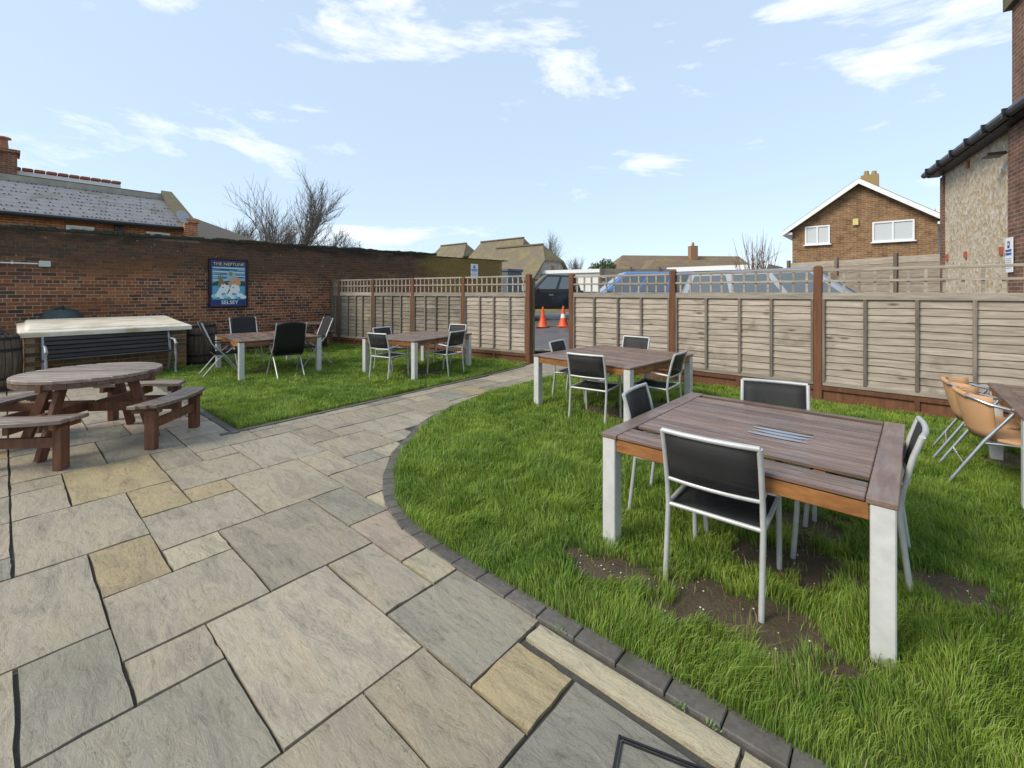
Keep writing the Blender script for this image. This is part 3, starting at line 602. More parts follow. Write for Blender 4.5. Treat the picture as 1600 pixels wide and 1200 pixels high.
def table(name, label, c, rz, w_, l_, T, gaps=(), split=False, lean=0):
    t = thing(name, label, 'table', c, rz, 'slatted dining tables on the lawn'); hx, hy = w_/2, l_/2
    for sx in (-1, 1):
        for sy in (-1, 1):
            m2 = MB(); m2.box((0, 0, (T-.028)/2), (.085, .085, T-.028)); m2.build('leg', M_leg, t, loc=(sx*(hx-.05), sy*(hy-.05), 0), bevel=.005)
    for sy in (-1, 1): m2 = MB(); m2.box((0, 0, 0), (w_-.19, .024, .072)); m2.build('apron', M_apron, t, loc=(0, sy*(hy-.03), T-.066), bevel=.003)
    for sx in (-1, 1): m2 = MB(); m2.box((0, 0, 0), (l_-.19, .024, .072)); o = m2.build('apron', M_apron, t, loc=(sx*(hx-.03), 0, T-.066), rz=R(90), bevel=.003)
    for sx in (-1, 1): m2 = MB(); m2.box((0, 0, 0), (l_, .105, .026)); m2.build('end_board', M_top, t, loc=(sx*(hx-.0525), 0, T-.013), rz=R(90), bevel=.004)
    n = round(l_/.066); st = l_/n; me = None; xs = [(0, w_-.216)] if not split else [(-(w_-.216)/4-.002, (w_-.216)/2-.006), ((w_-.216)/4+.002, (w_-.216)/2-.006)]
    for i in range(n):
        if i in gaps: continue
        for (xc, ln) in xs:
            if me is None: m2 = MB(); m2.box((0, 0, 0), (ln, st-.014, .022)); s_ = m2.build('slat', M_top, t, loc=(xc, -hy+st*(i+.5), T-.012), bevel=.004); me = s_
            else: q = me.copy(); COL.objects.link(q); q.parent = t; q.location = (xc, -hy+st*(i+.5), T-.012+random.uniform(-.001, .001))
    for xx in (-.28, 0, .28): m2 = MB(); m2.box((xx*w_, 0, T-.05), (.05, l_-.11, .045)); m2.build('bearer', M_apron, t)
    return t
def chair_proto():
    t = thing('chair', 'x', 'chair'); Wd = .235
    for s_ in (-1, 1):
        m2 = MB(); m2.tube([(s_*Wd, -.285, 0), (s_*Wd, -.255, .25), (s_*Wd, -.235, .43), (s_*Wd, -.25, .56), (s_*Wd, -.29, .74), (s_*Wd, -.325, .855)], .0145, 8); m2.build('back_upright', M_alu, t, smooth=50)
        m2 = MB(); m2.tube([(s_*Wd, .245, 0), (s_*Wd, .225, .3), (s_*Wd, .215, .60)], .0145, 8); m2.build('front_leg', M_alu, t, smooth=50)
        m2 = MB(); m2.tube([(s_*Wd, -.25, .595), (s_*Wd, -.05, .612), (s_*Wd, .232, .606)], .013, 8); ar = m2.build('arm', M_alu, t, smooth=50)
        m2 = MB(); m2.box((s_*Wd, .10, .628), (.042, .27, .018)); m2.build('arm_pad', M_apron, ar, bevel=.006)
        m2 = MB(); m2.tube([(s_*Wd, -.235, .425), (s_*Wd, .22, .435)], .0125, 8); m2.build('seat_rail', M_alu, t, smooth=50)
    for (y, z, n) in ((-.325, .855, 'top_rail'), (-.252, .575, 'lower_back_rail'), (-.235, .425, 'seat_rail'), (.22, .435, 'seat_rail')):
        m2 = MB(); bow = -.022 if 'back' in n or 'top' in n else 0
        m2.tube([(-Wd, y, z), (-Wd*.5, y+bow*.8, z), (0, y+bow, z), (Wd*.5, y+bow*.8, z), (Wd, y, z)], .0145 if n == 'top_rail' else .0125, 8); m2.build(n, M_alu, t, smooth=50)
    def sheet_(pr, name):
        m2 = MB(); n = 7; vs = []; fs = []
        for (y, z, bow) in pr:
            for i in range(n): f = i/(n-1)*2-1; vs.append((f*(Wd-.012), y + bow*(1-f*f), z))
        k = len(pr)
        for j in range(k-1):
            for i in range(n-1): a = j*n+i; fs.append((a, a+1, a+n+1, a+n))
        m2.add(vs, fs); o = m2.build(name, M_sling, t, smooth=60); so = o.modifiers.new('thick', 'SOLIDIFY'); so.thickness = .003; return o
    sheet_([(-.322, .848, -.022), (-.30, .77, -.024), (-.275, .67, -.024), (-.254, .58, -.022)], 'back_sling')
    m2 = MB(); vs = []; fs = []; n = 7; rows_ = [(-.232, .428), (-.1, .415), (.05, .414), (.218, .437)]
    for (y, z) in rows_:
        for i in range(n): f = i/(n-1)*2-1; vs.append((f*(Wd-.006), y, z - .012*(1-f*f)))
    for j in range(3):
        for i in range(n-1): a = j*n+i; fs.append((a, a+1, a+n+1, a+n))
    m2.add(vs, fs); o = m2.build('seat_sling', M_sling, t, smooth=60); so = o.modifiers.new('thick', 'SOLIDIFY'); so.thickness = .003
    return t
CH = chair_proto(); used = [False]
def place(proto, flag, label, x, d, face, group, sc=1.0, rear=.27):
    o = proto if not flag[0] else copy_tree(proto); flag[0] = True
    a = ANG(face) - R(90); p = W(x, d) + Vector((-math.sin(a), math.cos(a), 0))*rear
    o.location = (p.x, p.y, 0.0); o.rotation_euler.z = a; o.scale = (sc,)*3; tag(o, label, 'chair', group); return o
G1 = 'silver framed black mesh garden chairs'
# table A near right
pA = [W(.589+.02, 2.72), W(1.557, 1.80), W(2.52, 2.90), W(1.53, 3.76)]
cA = sum(pA, Vector())/4
table('dining_table', 'large wet slatted table nearest the camera with missing slats', (cA.x, cA.y, 0), R(-1.5), 1.38, 1.48, .69, gaps=(3, 20))
place(CH, used, 'silver framed black mesh chair with its back to us at nearest table', .995, 2.215, 50.6, G1, .965)
place(CH, used, 'silver mesh chair at the left end of the nearest wet table', .955, 3.27, -36, G1, .965)
place(CH, used, 'silver mesh chair on the fence side of the nearest wet table', 2.09, 3.52, -120, G1, .965)
place(CH, used, 'silver mesh chair at the right end of the nearest wet table', 2.16, 2.40, 139, G1, .965)
pB = [W(.3235, 5.874), W(1.339, 4.75), W(2.379, 6.125), W(1.35, 7.3)]; cB = sum(pB, Vector())/4
table('dining_table', 'slatted table in front of the gateway with four mesh chairs', (cB.x+.04, cB.y, 0), R(-5), 1.48, 1.62, .71, split=True)
place(CH, used, 'silver mesh chair with its back to us at the table by the gateway', .87, 5.15, 56, G1, .965)
place(CH, used, 'silver mesh chair beside the gateway at the left of the second table', .70, 6.50, -33, G1, .965)
place(CH, used, 'silver mesh chair between the second table and the fence', 1.98, 7.10, -135, G1, .965)
place(CH, used, 'silver mesh chair at the right end of the table by the gateway', 1.98, 5.30, 142, G1, .965)
table('dining_table', 'slatted table on the left lawn in front of the grey fence', (W(-1.83, 8.73).x, W(-1.83, 8.73).y, 0), R(11), 1.32, 1.72, .70, split=True)
place(CH, used, 'silver mesh chair at front left of the table before the grey fence', -2.34, 7.75, 60, G1, .965)
place(CH, used, 'silver mesh chair at the left end of the table before grey fence', -2.62, 8.98, -31, G1, .965)
place(CH, used, 'silver mesh chair at the right end of the table before grey fence', -1.03, 8.18, 149, G1, .965)
place(CH, used, 'silver mesh chair on the fence side of the table before grey fence', -1.22, 9.80, -121, G1, .965)
cD = (W(-6.01, 8.9)+W(-3.62, 8.55))/2 + Vector((0, 0, 0)); cD = W(-4.83, 8.73)
table('dining_table', 'slatted table with black high backed chairs near the pub sign', (cD.x, cD.y, 0), R(-4), 1.78, 1.42, .70, split=True)
# black folding chairs
def fold_proto():
    t = thing('folding_chair', 'x', 'chair'); Wd = .25
    for s_ in (-1, 1):
        m2 = MB(); m2.tube([(s_*Wd, .30, 0), (s_*Wd, .02, .40), (s_*Wd, -.18, .62), (s_*Wd, -.33, 1.0)], .012, 7); m2.build('back_leg', M_alu, t, smooth=50)
        m2 = MB(); m2.tube([(s_*(Wd-.03), -.34, 0), (s_*(Wd-.03), -.08, .33), (s_*(Wd-.03), .24, .60)], .012, 7); m2.build('cross_leg', M_alu, t, smooth=50)
        m2 = MB(); m2.box((s_*Wd, .06, .635), (.05, .44, .022)); m2.build('arm', M_black, t, bevel=.008)
    for (y, z) in ((.30, .012), (-.34, .012)): m2 = MB(); m2.tube([(-Wd, y, z), (Wd, y, z)], .011, 7); m2.build('foot_bar', M_alu, t, smooth=50)
    m2 = MB(); n = 9; vs = []; fs = []; pr = [(-.13, .44), (-.19, .60), (-.26, .80), (-.315, .955), (-.33, .99)]
    for j, (y, z) in enumerate(pr):
        for i in range(n): f = i/(n-1)*2-1; vs.append((f*(Wd+.005)*(1 if j < 4 else .82), y-.02*(1-f*f), z+(.03*(1-f*f) if j > 2 else 0)))
    for j in range(len(pr)-1):
        for i in range(n-1): a = j*n+i; fs.append((a, a+1, a+n+1, a+n))
    m2.add(vs, fs); o = m2.build('back_sling', M_black, t, smooth=60); so = o.modifiers.new('thick', 'SOLIDIFY'); so.thickness = .014
    m2 = MB(); m2.box((0, .06, .425), (.48, .43, .022)); m2.build('seat_sling', M_black, t, bevel=.008)
    return t
FC = fold_proto(); fu = [False]; G2 = 'black high backed folding chairs'
place(FC, fu, 'black folding chair at the near left of the table by the barrel', -5.62, 8.05, 42, G2)
place(FC, fu, 'black folding chair at wall side of the table under the pub sign', -5.85, 9.62, -44, G2)
place(FC, fu, 'black folding chair with its broad back to us below the pub sign', -3.93, 7.85, 133, G2)
place(FC, fu, 'black folding chair on the far side near the corner picnic table', -4.03, 9.55, -136, G2)
# right edge table and rattan chairs
table('dining_table', 'dark slatted table cut off by the right edge beside wicker chairs', (1.40, 5.32, 0), 0, 1.50, 1.52, .70)
def wicker_mat():
    k = NT('tan_wicker'); v = k.coord('Object', (1,1,1)); br = k.n('ShaderNodeTexWave', wave_type='BANDS', bands_direction='Z'); br.inputs['Scale'].default_value = 42; k.l(v, br.inputs['Vector'])
    b2 = k.n('ShaderNodeTexWave', wave_type='BANDS', bands_direction='DIAGONAL'); b2.inputs['Scale'].default_value = 34; k.l(v, b2.inputs['Vector'])
    f = k.mix(.5, br.outputs[0], b2.outputs[0]); k.color(k.mix(f, (0.36, 0.17, 0.075), (0.70, 0.42, 0.22))); k.bump(f, .5, .004); return k.set(.55, 0, .4)
M_wick = wicker_mat()
def wicker_proto():
    t = thing('wicker_chair', 'x', 'chair')
    for s_ in (-1, 1):
        m2 = MB(); m2.tube([(s_*.25, .27, 0), (s_*.245, .22, .40), (s_*.25, .16, .60), (s_*.255, .02, .655), (s_*.245, -.14, .69), (s_*.17, -.25, .73), (0, -.29, .745)], .0125, 8); m2.build('frame_tube', M_tube, t, smooth=60)
        m2 = MB(); m2.tube([(s_*.235, -.38, 0), (s_*.225, -.16, .40), (s_*.225, .0, .648)], .0125, 8); m2.build('rear_leg', M_tube, t, smooth=60)
        m2 = MB(); m2.tube([(s_*.235, .20, .405), (s_*.225, -.17, .385)], .010, 8); m2.build('seat_rail', M_tube, t, smooth=60)
    m2 = MB(); m2.tube([(-.23, -.27, .20), (.23, -.27, .20)], .008, 7); m2.build('stretcher', M_tube, t, smooth=60)
    m2 = MB(); n = 13; vs = []; fs = []; rows_ = [(.40, .80, .17), (.47, .88, .20), (.60, .97, .235), (.70, 1.0, .255), (.745, 1.0, .262)]
    for (z, k, rr) in rows_:
        for i in range(n):
            a = R(200 + 140*i/(n-1)); vs.append((math.cos(a)*.262*k, -.03+math.sin(a)*rr*1.02, z))
    for j in range(len(rows_)-1):
        for i in range(n-1): a = j*n+i; fs.append((a, a+1, a+n+1, a+n))
    m2.add(vs, fs); o = m2.build('wicker_back', M_wick, t, smooth=60); so = o.modifiers.new('thick', 'SOLIDIFY'); so.thickness = .014
    m2 = MB(); pts = [(.225*math.cos(R(q*20))*(1 if math.sin(R(q*20)) < 0 else 1.05), .02+.215*math.sin(R(q*20)), .40) for q in range(18)]; m2.prism(pts, (0, 0, .022)); m2.build('wicker_seat', M_wick, t, bevel=.006)
    m2 = MB(); m2.tube([(-.17, -.25, .733), (-.09, -.28, .742), (0, -.29, .747), (.09, -.28, .742), (.17, -.25, .733)], .019, 8); m2.build('wrapped_top', M_wick, t, smooth=60)
    return t
WC = wicker_proto()
def wplace(o, x, y, rz, label): o.location = (x, y, 0); o.rotation_euler.z = rz; tag(o, label, 'chair', 'tan wicker bistro chairs')
wplace(WC, .62, 5.73, R(-93), 'tan wicker chair with bright tube legs farther along the right table')
wplace(copy_tree(WC), .66, 5.20, R(-86), 'tan wicker chair with bright tube legs nearer us at right table')
# rain puddle on table A
def puddle_mat():
    k = NT('rain_water'); k.color((0.10, 0.075, 0.06)); k.b.inputs['Coat Weight'].default_value = 1.0; k.b.inputs['Coat Roughness'].default_value = .01; return k.set(.03, 0, 1.0)
m_ = MB()
for q in range(4):
    cx, cy = .12+.02*(q % 2), -.74+.0655*(q+9.5)+.0; r_ = random.Random(q); m_.add([(cx+.17*math.cos(t_/14*6.283)*r_.uniform(.75, 1.1), cy+.024*math.sin(t_/14*6.283), 0) for t_ in range(14)], [tuple(range(14))])
pd = m_.build('puddle', puddle_mat(), loc=(cA.x, cA.y, .6912), rz=R(-1.5)); tag(pd, 'shallow rain puddle shining on the nearest tabletop', 'puddle')
# ------------------------------------------------------------------ round picnic table, left
M_pic = wood('picnic_timber', (0.17, 0.105, 0.075), (0.085, 0.048, 0.034), .6, (.8, 8, 8), 3, .35, objvar=.12); M_pict = wood('picnic_top_timber', (0.25, 0.20, 0.165), (0.11, 0.075, 0.058), .6, (.8, 9, 9), 3, .35, wet=.4, objvar=.36)
M_picl = wood('picnic_leg_timber', (0.17, 0.075, 0.04), (0.08, 0.035, 0.02), .55, (8, 8, .8), 3, .3, objvar=.1)
pc = W(-4.40, 4.62); pt = thing('round_picnic_table', 'round brown timber picnic table with four attached benches on patio', 'picnic table', (pc.x, pc.y, 0), ANG(7)-R(0))
TR = .585; zt = .73; n = 11; st = 2*TR/n
for i in range(n):
    yc = -TR + st*(i+.5); poly = []
    for yy in (yc-st/2+.009, yc+st/2-.009):
        yy = max(-TR*.995, min(TR*.995, yy)); poly.append((math.sqrt(TR*TR-yy*yy), yy))
    ym = (poly[0][1]+poly[1][1])/2; xm = math.sqrt(TR*TR-ym*ym); (xa, ya), (xb, yb) = poly
    m2 = MB(); m2.prism([(-xa, ya, zt-.035), (xa, ya, zt-.035), (xm, ym, zt-.035), (xb, yb, zt-.035), (-xb, yb, zt-.035), (-xm, ym, zt-.035)], (0, 0, .035)); m2.build('top_plank', M_pict, pt, bevel=.005)
m2 = MB(); rim = [(TR*.985*math.cos(q/36*6.2832), TR*.985*math.sin(q/36*6.2832)) for q in range(36)]
for q in range(36): a, b = rim[q], rim[(q+1) % 36]; m2.bar((a[0]*.985, a[1]*.985, zt-.06), (b[0]*.985, b[1]*.985, zt-.06), .03, .045)
m2.build('rim', M_pic, pt)
for k in range(4):
    a = R(90*k); d_ = Vector((math.cos(a), math.sin(a), 0)); s_ = Vector((-math.sin(a), math.cos(a), 0))
    m2 = MB(); m2.bar(d_*.36 + Vector((0, 0, zt-.06)) + s_*.02, d_*.60 + s_*.02, .09, .045, up=s_); m2.build('leg', M_picl, pt, bevel=.004)
    m2 = MB(); m2.bar(d_*.0 + Vector((0, 0, .36+.003*k)) - s_*.03, d_*.86 + Vector((0, 0, .36+.003*k)) - s_*.03, .045, .09); m2.build('bearer', M_picl, pt, bevel=.004)
    m2 = MB(); m2.bar(d_*.1 + Vector((0, 0, zt-.08+.004*k)), d_*.6 + Vector((0, 0, zt-.08+.004*k)), .045, .07); m2.build('top_bearer', M_picl, pt)
    bn = None
    for j in range(3):
        r_ = .68+.085*j; half = .46-.02*j
        m2 = MB(); pts = []
        for q in range(7): f = q/6*2-1; pts.append(d_*(r_-.04+ (.07*(1-f*f))) + s_*f*half)
        for q in range(6, -1, -1): f = q/6*2-1; pts.append(d_*(r_+.037+ (.07*(1-f*f))) + s_*f*half)
        m2.prism([p + Vector((0, 0, .415)) for p in pts], (0, 0, .035)); o = m2.build('seat_plank', M_pict, pt, bevel=.004)
    for sg_ in (-1, 1):
        m2 = MB(); m2.bar(d_*.64 + s_*sg_*.37 + Vector((0, 0, .39)), d_*.88 + s_*sg_*.34 + Vector((0, 0, .39)), .045, .06); m2.build('seat_bearer', M_picl, pt)
        m2 = MB(); m2.bar(d_*.80 + s_*sg_*.355, d_*.80 + s_*sg_*.355 + Vector((0, 0, .385)), .07, .095, up=d_); m2.build('bench_leg', M_picl, pt, bevel=.005)
    m2 = MB(); m2.bar(d_*.80 - s_*.33 + Vector((0, 0, .24)), d_*.80 + s_*.33 + Vector((0, 0, .24)), .04, .085); m2.build('stretcher', M_picl, pt)
# ------------------------------------------------------------------ A-frame picnic table in the corner
p2 = thing('picnic_table', 'old brown A-frame picnic table in the corner of wall and fence', 'picnic table', (-11.95, 5.15, 0), R(48))
for j in range(5): m2 = MB(); m2.box((0, -.3+.15*j, .725), (1.45, .14, .04)); m2.build('top_plank', M_pic, p2, bevel=.005)
for s_ in (-1, 1):
    for j in range(2): m2 = MB(); m2.box((0, s_*(.62+.14*j), .44), (1.45, .13, .04)); m2.build('seat_plank', M_pic, p2, bevel=.005)
    m2 = MB(); m2.box((s_*.52+.04, 0, .385), (.045, 1.6, .09)); m2.build('seat_bearer', M_picl, p2)
    m2 = MB(); m2.box((s_*.52, 0, .675), (.045, .7, .07)); m2.build('top_bearer', M_picl, p2)
    for q in (-1, 1): m2 = MB(); m2.bar((s_*.52, q*.22, .70), (s_*.52, q*.52, 0), .045, .10, up=(1, 0, 0)); m2.build('leg', M_picl, p2)
# ------------------------------------------------------------------ cellar hatch, bench, barrels
hx0, hx1, hy0, hy1 = -12.35, -10.80, .22, 2.42
ha = thing('cellar_hatch', 'low brick cellar hatch with cream moulded lid behind the bench', 'hatch', ((hx0+hx1)/2, (hy0+hy1)/2, 0))
ox, oy = (hx0+hx1)/2, (hy0+hy1)/2
m_ = MB(); m_.box((0, 0, .40), (hx1-hx0-.02, hy1-hy0-.02, .80)); m_.build('wall_core', M_mort, ha)
HB = [(0.20,0.12,0.055),(0.15,0.095,0.05),(0.24,0.13,0.06),(0.11,0.08,0.04),(0.19,0.10,0.05)]
for r_ in range(10):
    y = hy0 + (0.1125 if r_ % 2 else 0)
    while y < hy1-.03:
        ln = min(.225, hy1-y); link('brick', brick_mesh(ln-.011, M_brP), ha, 0, (hx1-ox+random.uniform(-.003, .003), y+ln/2-oy, .045+r_*.0775), 0, [c*random.uniform(.7, 1.2) for c in random.choice(HB)]); y += ln
    x = hx0 + (0 if r_ % 2 else .1125)
    while x < hx1-.03:
        ln = min(.225, hx1-x-.006)
        for yf, rz_ in ((hy1, R(90)), (hy0, R(-90))): link('brick', brick_mesh(ln-.011, M_brP), ha, 0, (x+ln/2-ox, yf-oy, .045+r_*.0775), rz_, [c*random.uniform(.7, 1.2) for c in random.choice(HB)])
        x += .225
M_lid = NT('stained_cream_lid'); k_ = M_lid; k_.color(k_.mix(k_.ramp(k_.noise(k_.pos((3, 1, 1)), 2.2, 7, .65), [(0.42, (0,0,0)), (0.72, (1,1,1))]), (0.72, 0.66, 0.54), (0.42, 0.33, 0.20))); k_.bump(k_.noise(k_.pos(), 30, 4), .1, .004); M_lid = k_.set(.5, 0, .4)
m_ = MB(); e0, e1 = .07, .17
def ring_(e, zf, zb): return [(hx0-ox-.07+e, hy0-oy-.07+e, zb), (hx1-ox+.07-e, hy0-oy-.07+e, zf), (hx1-ox+.07-e, hy1-oy+.07-e, zf), (hx0-ox-.07+e, hy1-oy+.07-e, zb)]
rings = [ring_(0, .80, .80), ring_(0, .875, .955), ring_(.02, .89, .97), ring_(.09, .90, .98), ring_(.12, .935, 1.03), ring_(.15, .94, 1.035)]
vs = [p for r_ in rings for p in r_]; fs = [(3, 2, 1, 0), tuple(range(20, 24))]
for i in range(5):
    for q in range(4): fs.append((i*4+q, i*4+(q+1) % 4, (i+1)*4+(q+1) % 4, (i+1)*4+q))
m_.add(vs, fs); m_.build('lid', M_lid, ha, bevel=.006)
M_ben = wood('dark_bench_slat', (0.045, 0.042, 0.038), (0.02, 0.018, 0.016), .5, (.8, 9, 9), 3, .3); M_iron = plain('cast_iron_silver', (0.30, 0.31, 0.32), .5, .4, var=.4, scale=40)
be = thing('park_bench', 'dark slatted bench with grey cast iron ends against the cellar hatch', 'bench', (-10.5, 1.28, 0), R(-90+2))
for j in range(6):
    f = j/5; m2 = MB(); m2.box((0, 0, 0), (1.78, .022, .062)); o = m2.build('back_slat', M_ben, be, loc=(0, -.165-.12*f, .47+.36*f), bevel=.006); o.rotation_euler.x = R(18)
for j in range(4): m2 = MB(); m2.box((0, 0, 0), (1.78, .075, .026)); m2.build('seat_slat', M_ben, be, loc=(0, -.12+.095*j, .42+.008*j), bevel=.006)
for s_ in (-1, 1):
    m2 = MB(); x = s_*.85
    m2.tube([(x, -.30, .88), (x, -.24, .70), (x, -.16, .46), (x, -.20, .25), (x, -.29, 0)], [.016, .02, .024, .02, .026], 8); m2.tube([(x, -.17, .42), (x, .05, .40), (x, .22, .43)], .02, 8)
    m2.tube([(x, .22, .43), (x, .25, .28), (x, .20, .12), (x, .26, 0)], [.022, .02, .018, .028], 8); m2.tube([(x, -.22, .64), (x, -.02, .66), (x, .16, .65), (x, .25, .58), (x, .20, .52), (x, .215, .44)], [.016, .018, .02, .026, .018, .018], 8)
    m2.build('iron_end', M_iron, be, smooth=60)
M_barr = wood('old_oak_stave', (0.13, 0.095, 0.065), (0.045, 0.033, 0.024), .8, (9, 9, .7), 3, .5); M_hoop = plain('rusty_hoop', (0.035, 0.03, 0.027), .7, .5, var=.4)
def barrel_proto():
    t = thing('barrel', 'x', 'barrel'); prof = [(.27, 0), (.295, .12), (.32, .30), (.33, .44), (.32, .58), (.295, .76), (.275, .88)]
    n = 22
    for s_ in range(n):
        a0, a1 = 2*math.pi*s_/n+.012, 2*math.pi*(s_+1)/n-.012; vs = []; fs = []
        for (r_, z) in prof: vs += [(r_*math.cos(a0), r_*math.sin(a0), z), (r_*1.004*math.cos((a0+a1)/2), r_*1.004*math.sin((a0+a1)/2), z), (r_*math.cos(a1), r_*math.sin(a1), z), ((r_-.03)*math.cos((a0+a1)/2), (r_-.03)*math.sin((a0+a1)/2), z)]
        for i in range(len(prof)-1):
            b = 4*i
            for q in range(4): fs.append((b+q, b+(q+1) % 4, b+4+(q+1) % 4, b+4+q))
        fs += [(3, 2, 1, 0), tuple(range(len(vs)-4, len(vs)))]; m2 = MB(); m2.add(vs, fs); m2.build('stave', M_barr, t)
    for (z, r_) in ((.05, .285), (.20, .309), (.64, .318), (.82, .290)): m2 = MB(); m2.lathe([(r_-.006, z-.022), (r_+.006, z-.022), (r_+.006, z+.022), (r_-.006, z+.022)], 26); m2.build('hoop', M_hoop, t, smooth=40)
    m2 = MB(); m2.lathe([(.25, .82), (.25, .845)], 24); m2.build('head', M_barr, t)
    return t
b1 = barrel_proto(); b1.location = (-11.45, 2.80, 0); tag(b1, 'weathered oak barrel between the cellar hatch and the lawn', 'barrel', 'old oak barrels')
b2 = copy_tree(b1); b2.location = (-10.75, -.12, 0); b2.rotation_euler.z = .7; tag(b2, 'weathered oak barrel at the left edge beside the hatch', 'barrel', 'old oak barrels')
# dark tarpaulin heap behind the hatch and a pale bag at its foot
M_tarp = plain('green_black_tarpaulin', (0.035, 0.055, 0.05), .45, var=.4, scale=12, bump=.4)
def heap(name, c, rx, ry, h_, mat, label, cat, seed):
    r = random.Random(seed); n, k = 16, 6; vs = []; fs = []
    for j in range(k):
        f = j/(k-1); rr = math.cos(f*math.pi/2)**.6
        for i in range(n): a = 2*math.pi*i/n; q = rr*(1+.16*math.sin(3*a+seed)+r.uniform(-.06, .06)); vs.append((rx*q*math.cos(a), ry*q*math.sin(a), h_*math.sin(f*math.pi/2)*(1+r.uniform(-.05, .05))))
    for j in range(k-1):
        for i in range(n): fs.append((j*n+i, j*n+(i+1) % n, (j+1)*n+(i+1) % n, (j+1)*n+i))
    fs += [tuple(range(n-1, -1, -1)), tuple((k-1)*n+i for i in range(n))]; m2 = MB(); m2.add(vs, fs); o = m2.build(name, mat, loc=c, smooth=55); return tag(o, label, cat)
heap('tarpaulin', (-12.70, .80, 0), .26, .46, 1.22, M_tarp, 'dark green tarpaulin bundle showing above the lid by the wall', 'tarpaulin', 1)
heap('tarpaulin', (-12.2, -.25, 0), .42, .45, .93, M_tarp, 'dark tarpaulin covered heap between left barrel and the hatch', 'tarpaulin', 2)
heap('plastic_bag', (-10.62, .22, 0), .12, .14, .13, M_white, 'small white plastic bag at the foot of the hatch', 'bag', 3)
# ------------------------------------------------------------------ background
def PZ(v, d): return EYE + (456.5-v)/690*d
def onY(u, Y):          # site X of the point on the plane y = Y seen along image column u
    t = (u-800)/690; return -Y*(SY-CY*t)/(CY+SY*t)
def onX(u, X):
    t = (u-800)/690; return -X*(CY+SY*t)/(SY-CY*t)
def depth(X, Y): return -SY*X + CY*Y
def brick_tex(name, a, b, mort, ax, sc=1.0, moss=None):
    k = NT(name); g_ = k.n('ShaderNodeNewGeometry'); sp = k.n('ShaderNodeSeparateXYZ'); k.l(g_.outputs['Position'], sp.inputs[0]); cb = k.n('ShaderNodeCombineXYZ'); k.l(sp.outputs[ax], cb.inputs[0]); k.l(sp.outputs['Z'], cb.inputs[1])
    q = k.n('ShaderNodeTexBrick'); q.inputs['Scale'].default_value = 1; q.inputs['Brick Width'].default_value = .225*sc; q.inputs['Row Height'].default_value = .075*sc; q.inputs['Mortar Size'].default_value = .008*sc; q.inputs['Bias'].default_value = -.1
    q.inputs['Color1'].default_value = a+(1,); q.inputs['Color2'].default_value = b+(1,); q.inputs['Mortar'].default_value = mort+(1,); k.l(cb.outputs[0], q.inputs['Vector'])
    c = k.mix(1.0, q.outputs[0], k.ramp(k.noise(k.pos(), 3, 6), [(0.3, (.65,)*3), (0.7, (1.25,)*3)]), 'MULTIPLY'); k.color(c); k.bump(q.outputs[1], -.4, .01); return k.set(.85, 0, .2)
def tile_mat(name, a, b, moss, amt, rows=7.0):
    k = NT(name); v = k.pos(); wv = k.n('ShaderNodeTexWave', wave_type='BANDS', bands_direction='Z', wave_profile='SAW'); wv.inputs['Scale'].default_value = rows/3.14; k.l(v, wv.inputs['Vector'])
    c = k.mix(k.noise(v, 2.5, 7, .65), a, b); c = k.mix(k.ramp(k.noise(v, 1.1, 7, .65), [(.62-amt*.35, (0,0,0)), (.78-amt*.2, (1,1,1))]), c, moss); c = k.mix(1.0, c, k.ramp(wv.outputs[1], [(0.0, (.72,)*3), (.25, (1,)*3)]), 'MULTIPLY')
    c = k.mix(k.ramp(k.noise(v, 9, 4), [(.62, (0,0,0)), (.68, (.6,)*3)]), c, tuple(x*.4 for x in a)); k.color(c); k.bump(wv.outputs[1], .4, .03); return k.set(.7, 0, .35)
M_glass = plain('window_glass', (0.50, 0.52, 0.52), .25, var=.1, bump=0, spec=.8); M_upvc = plain('white_frame', (0.75, 0.75, 0.73), .4, var=.05, bump=0); M_gut = plain('black_gutter', (0.015, 0.015, 0.017), .4, var=.2, bump=0)
def window(parent, c, w_, h_, axis, cols=2, name='window', tl=True):
    """frame with panes; axis 'Y' = wall facing -Y, 'X' = wall facing +X"""
    m2 = MB(); t = .07; parts = [((0, h_/2-t/2), (w_, t)), ((0, -h_/2+t/2), (w_, t)), ((-w_/2+t/2, 0), (t, h_-2*t)), ((w_/2-t/2, 0), (t, h_-2*t))] + [((-w_/2 + w_*(i+1)/cols, 0), (t*.9, h_-2*t)) for i in range(cols-1)]
    for (p, s_) in parts: m2.box((p[0], 0, p[1]), (s_[0], .08, s_[1]))
    o = m2.build(name, M_upvc, parent); m2 = MB(); m2.box((0, .02, 0), (w_-.04, .02, h_-.04)); m2.build('pane', M_glass, o)
    m2 = MB(); m2.box((0, -.05, -h_/2-.03), (w_+.12, .14, .05)); m2.build('sill', M_upvc, o)
    o.location = c; o.rotation_euler.z = 0 if axis == 'Y' else R(90); return o
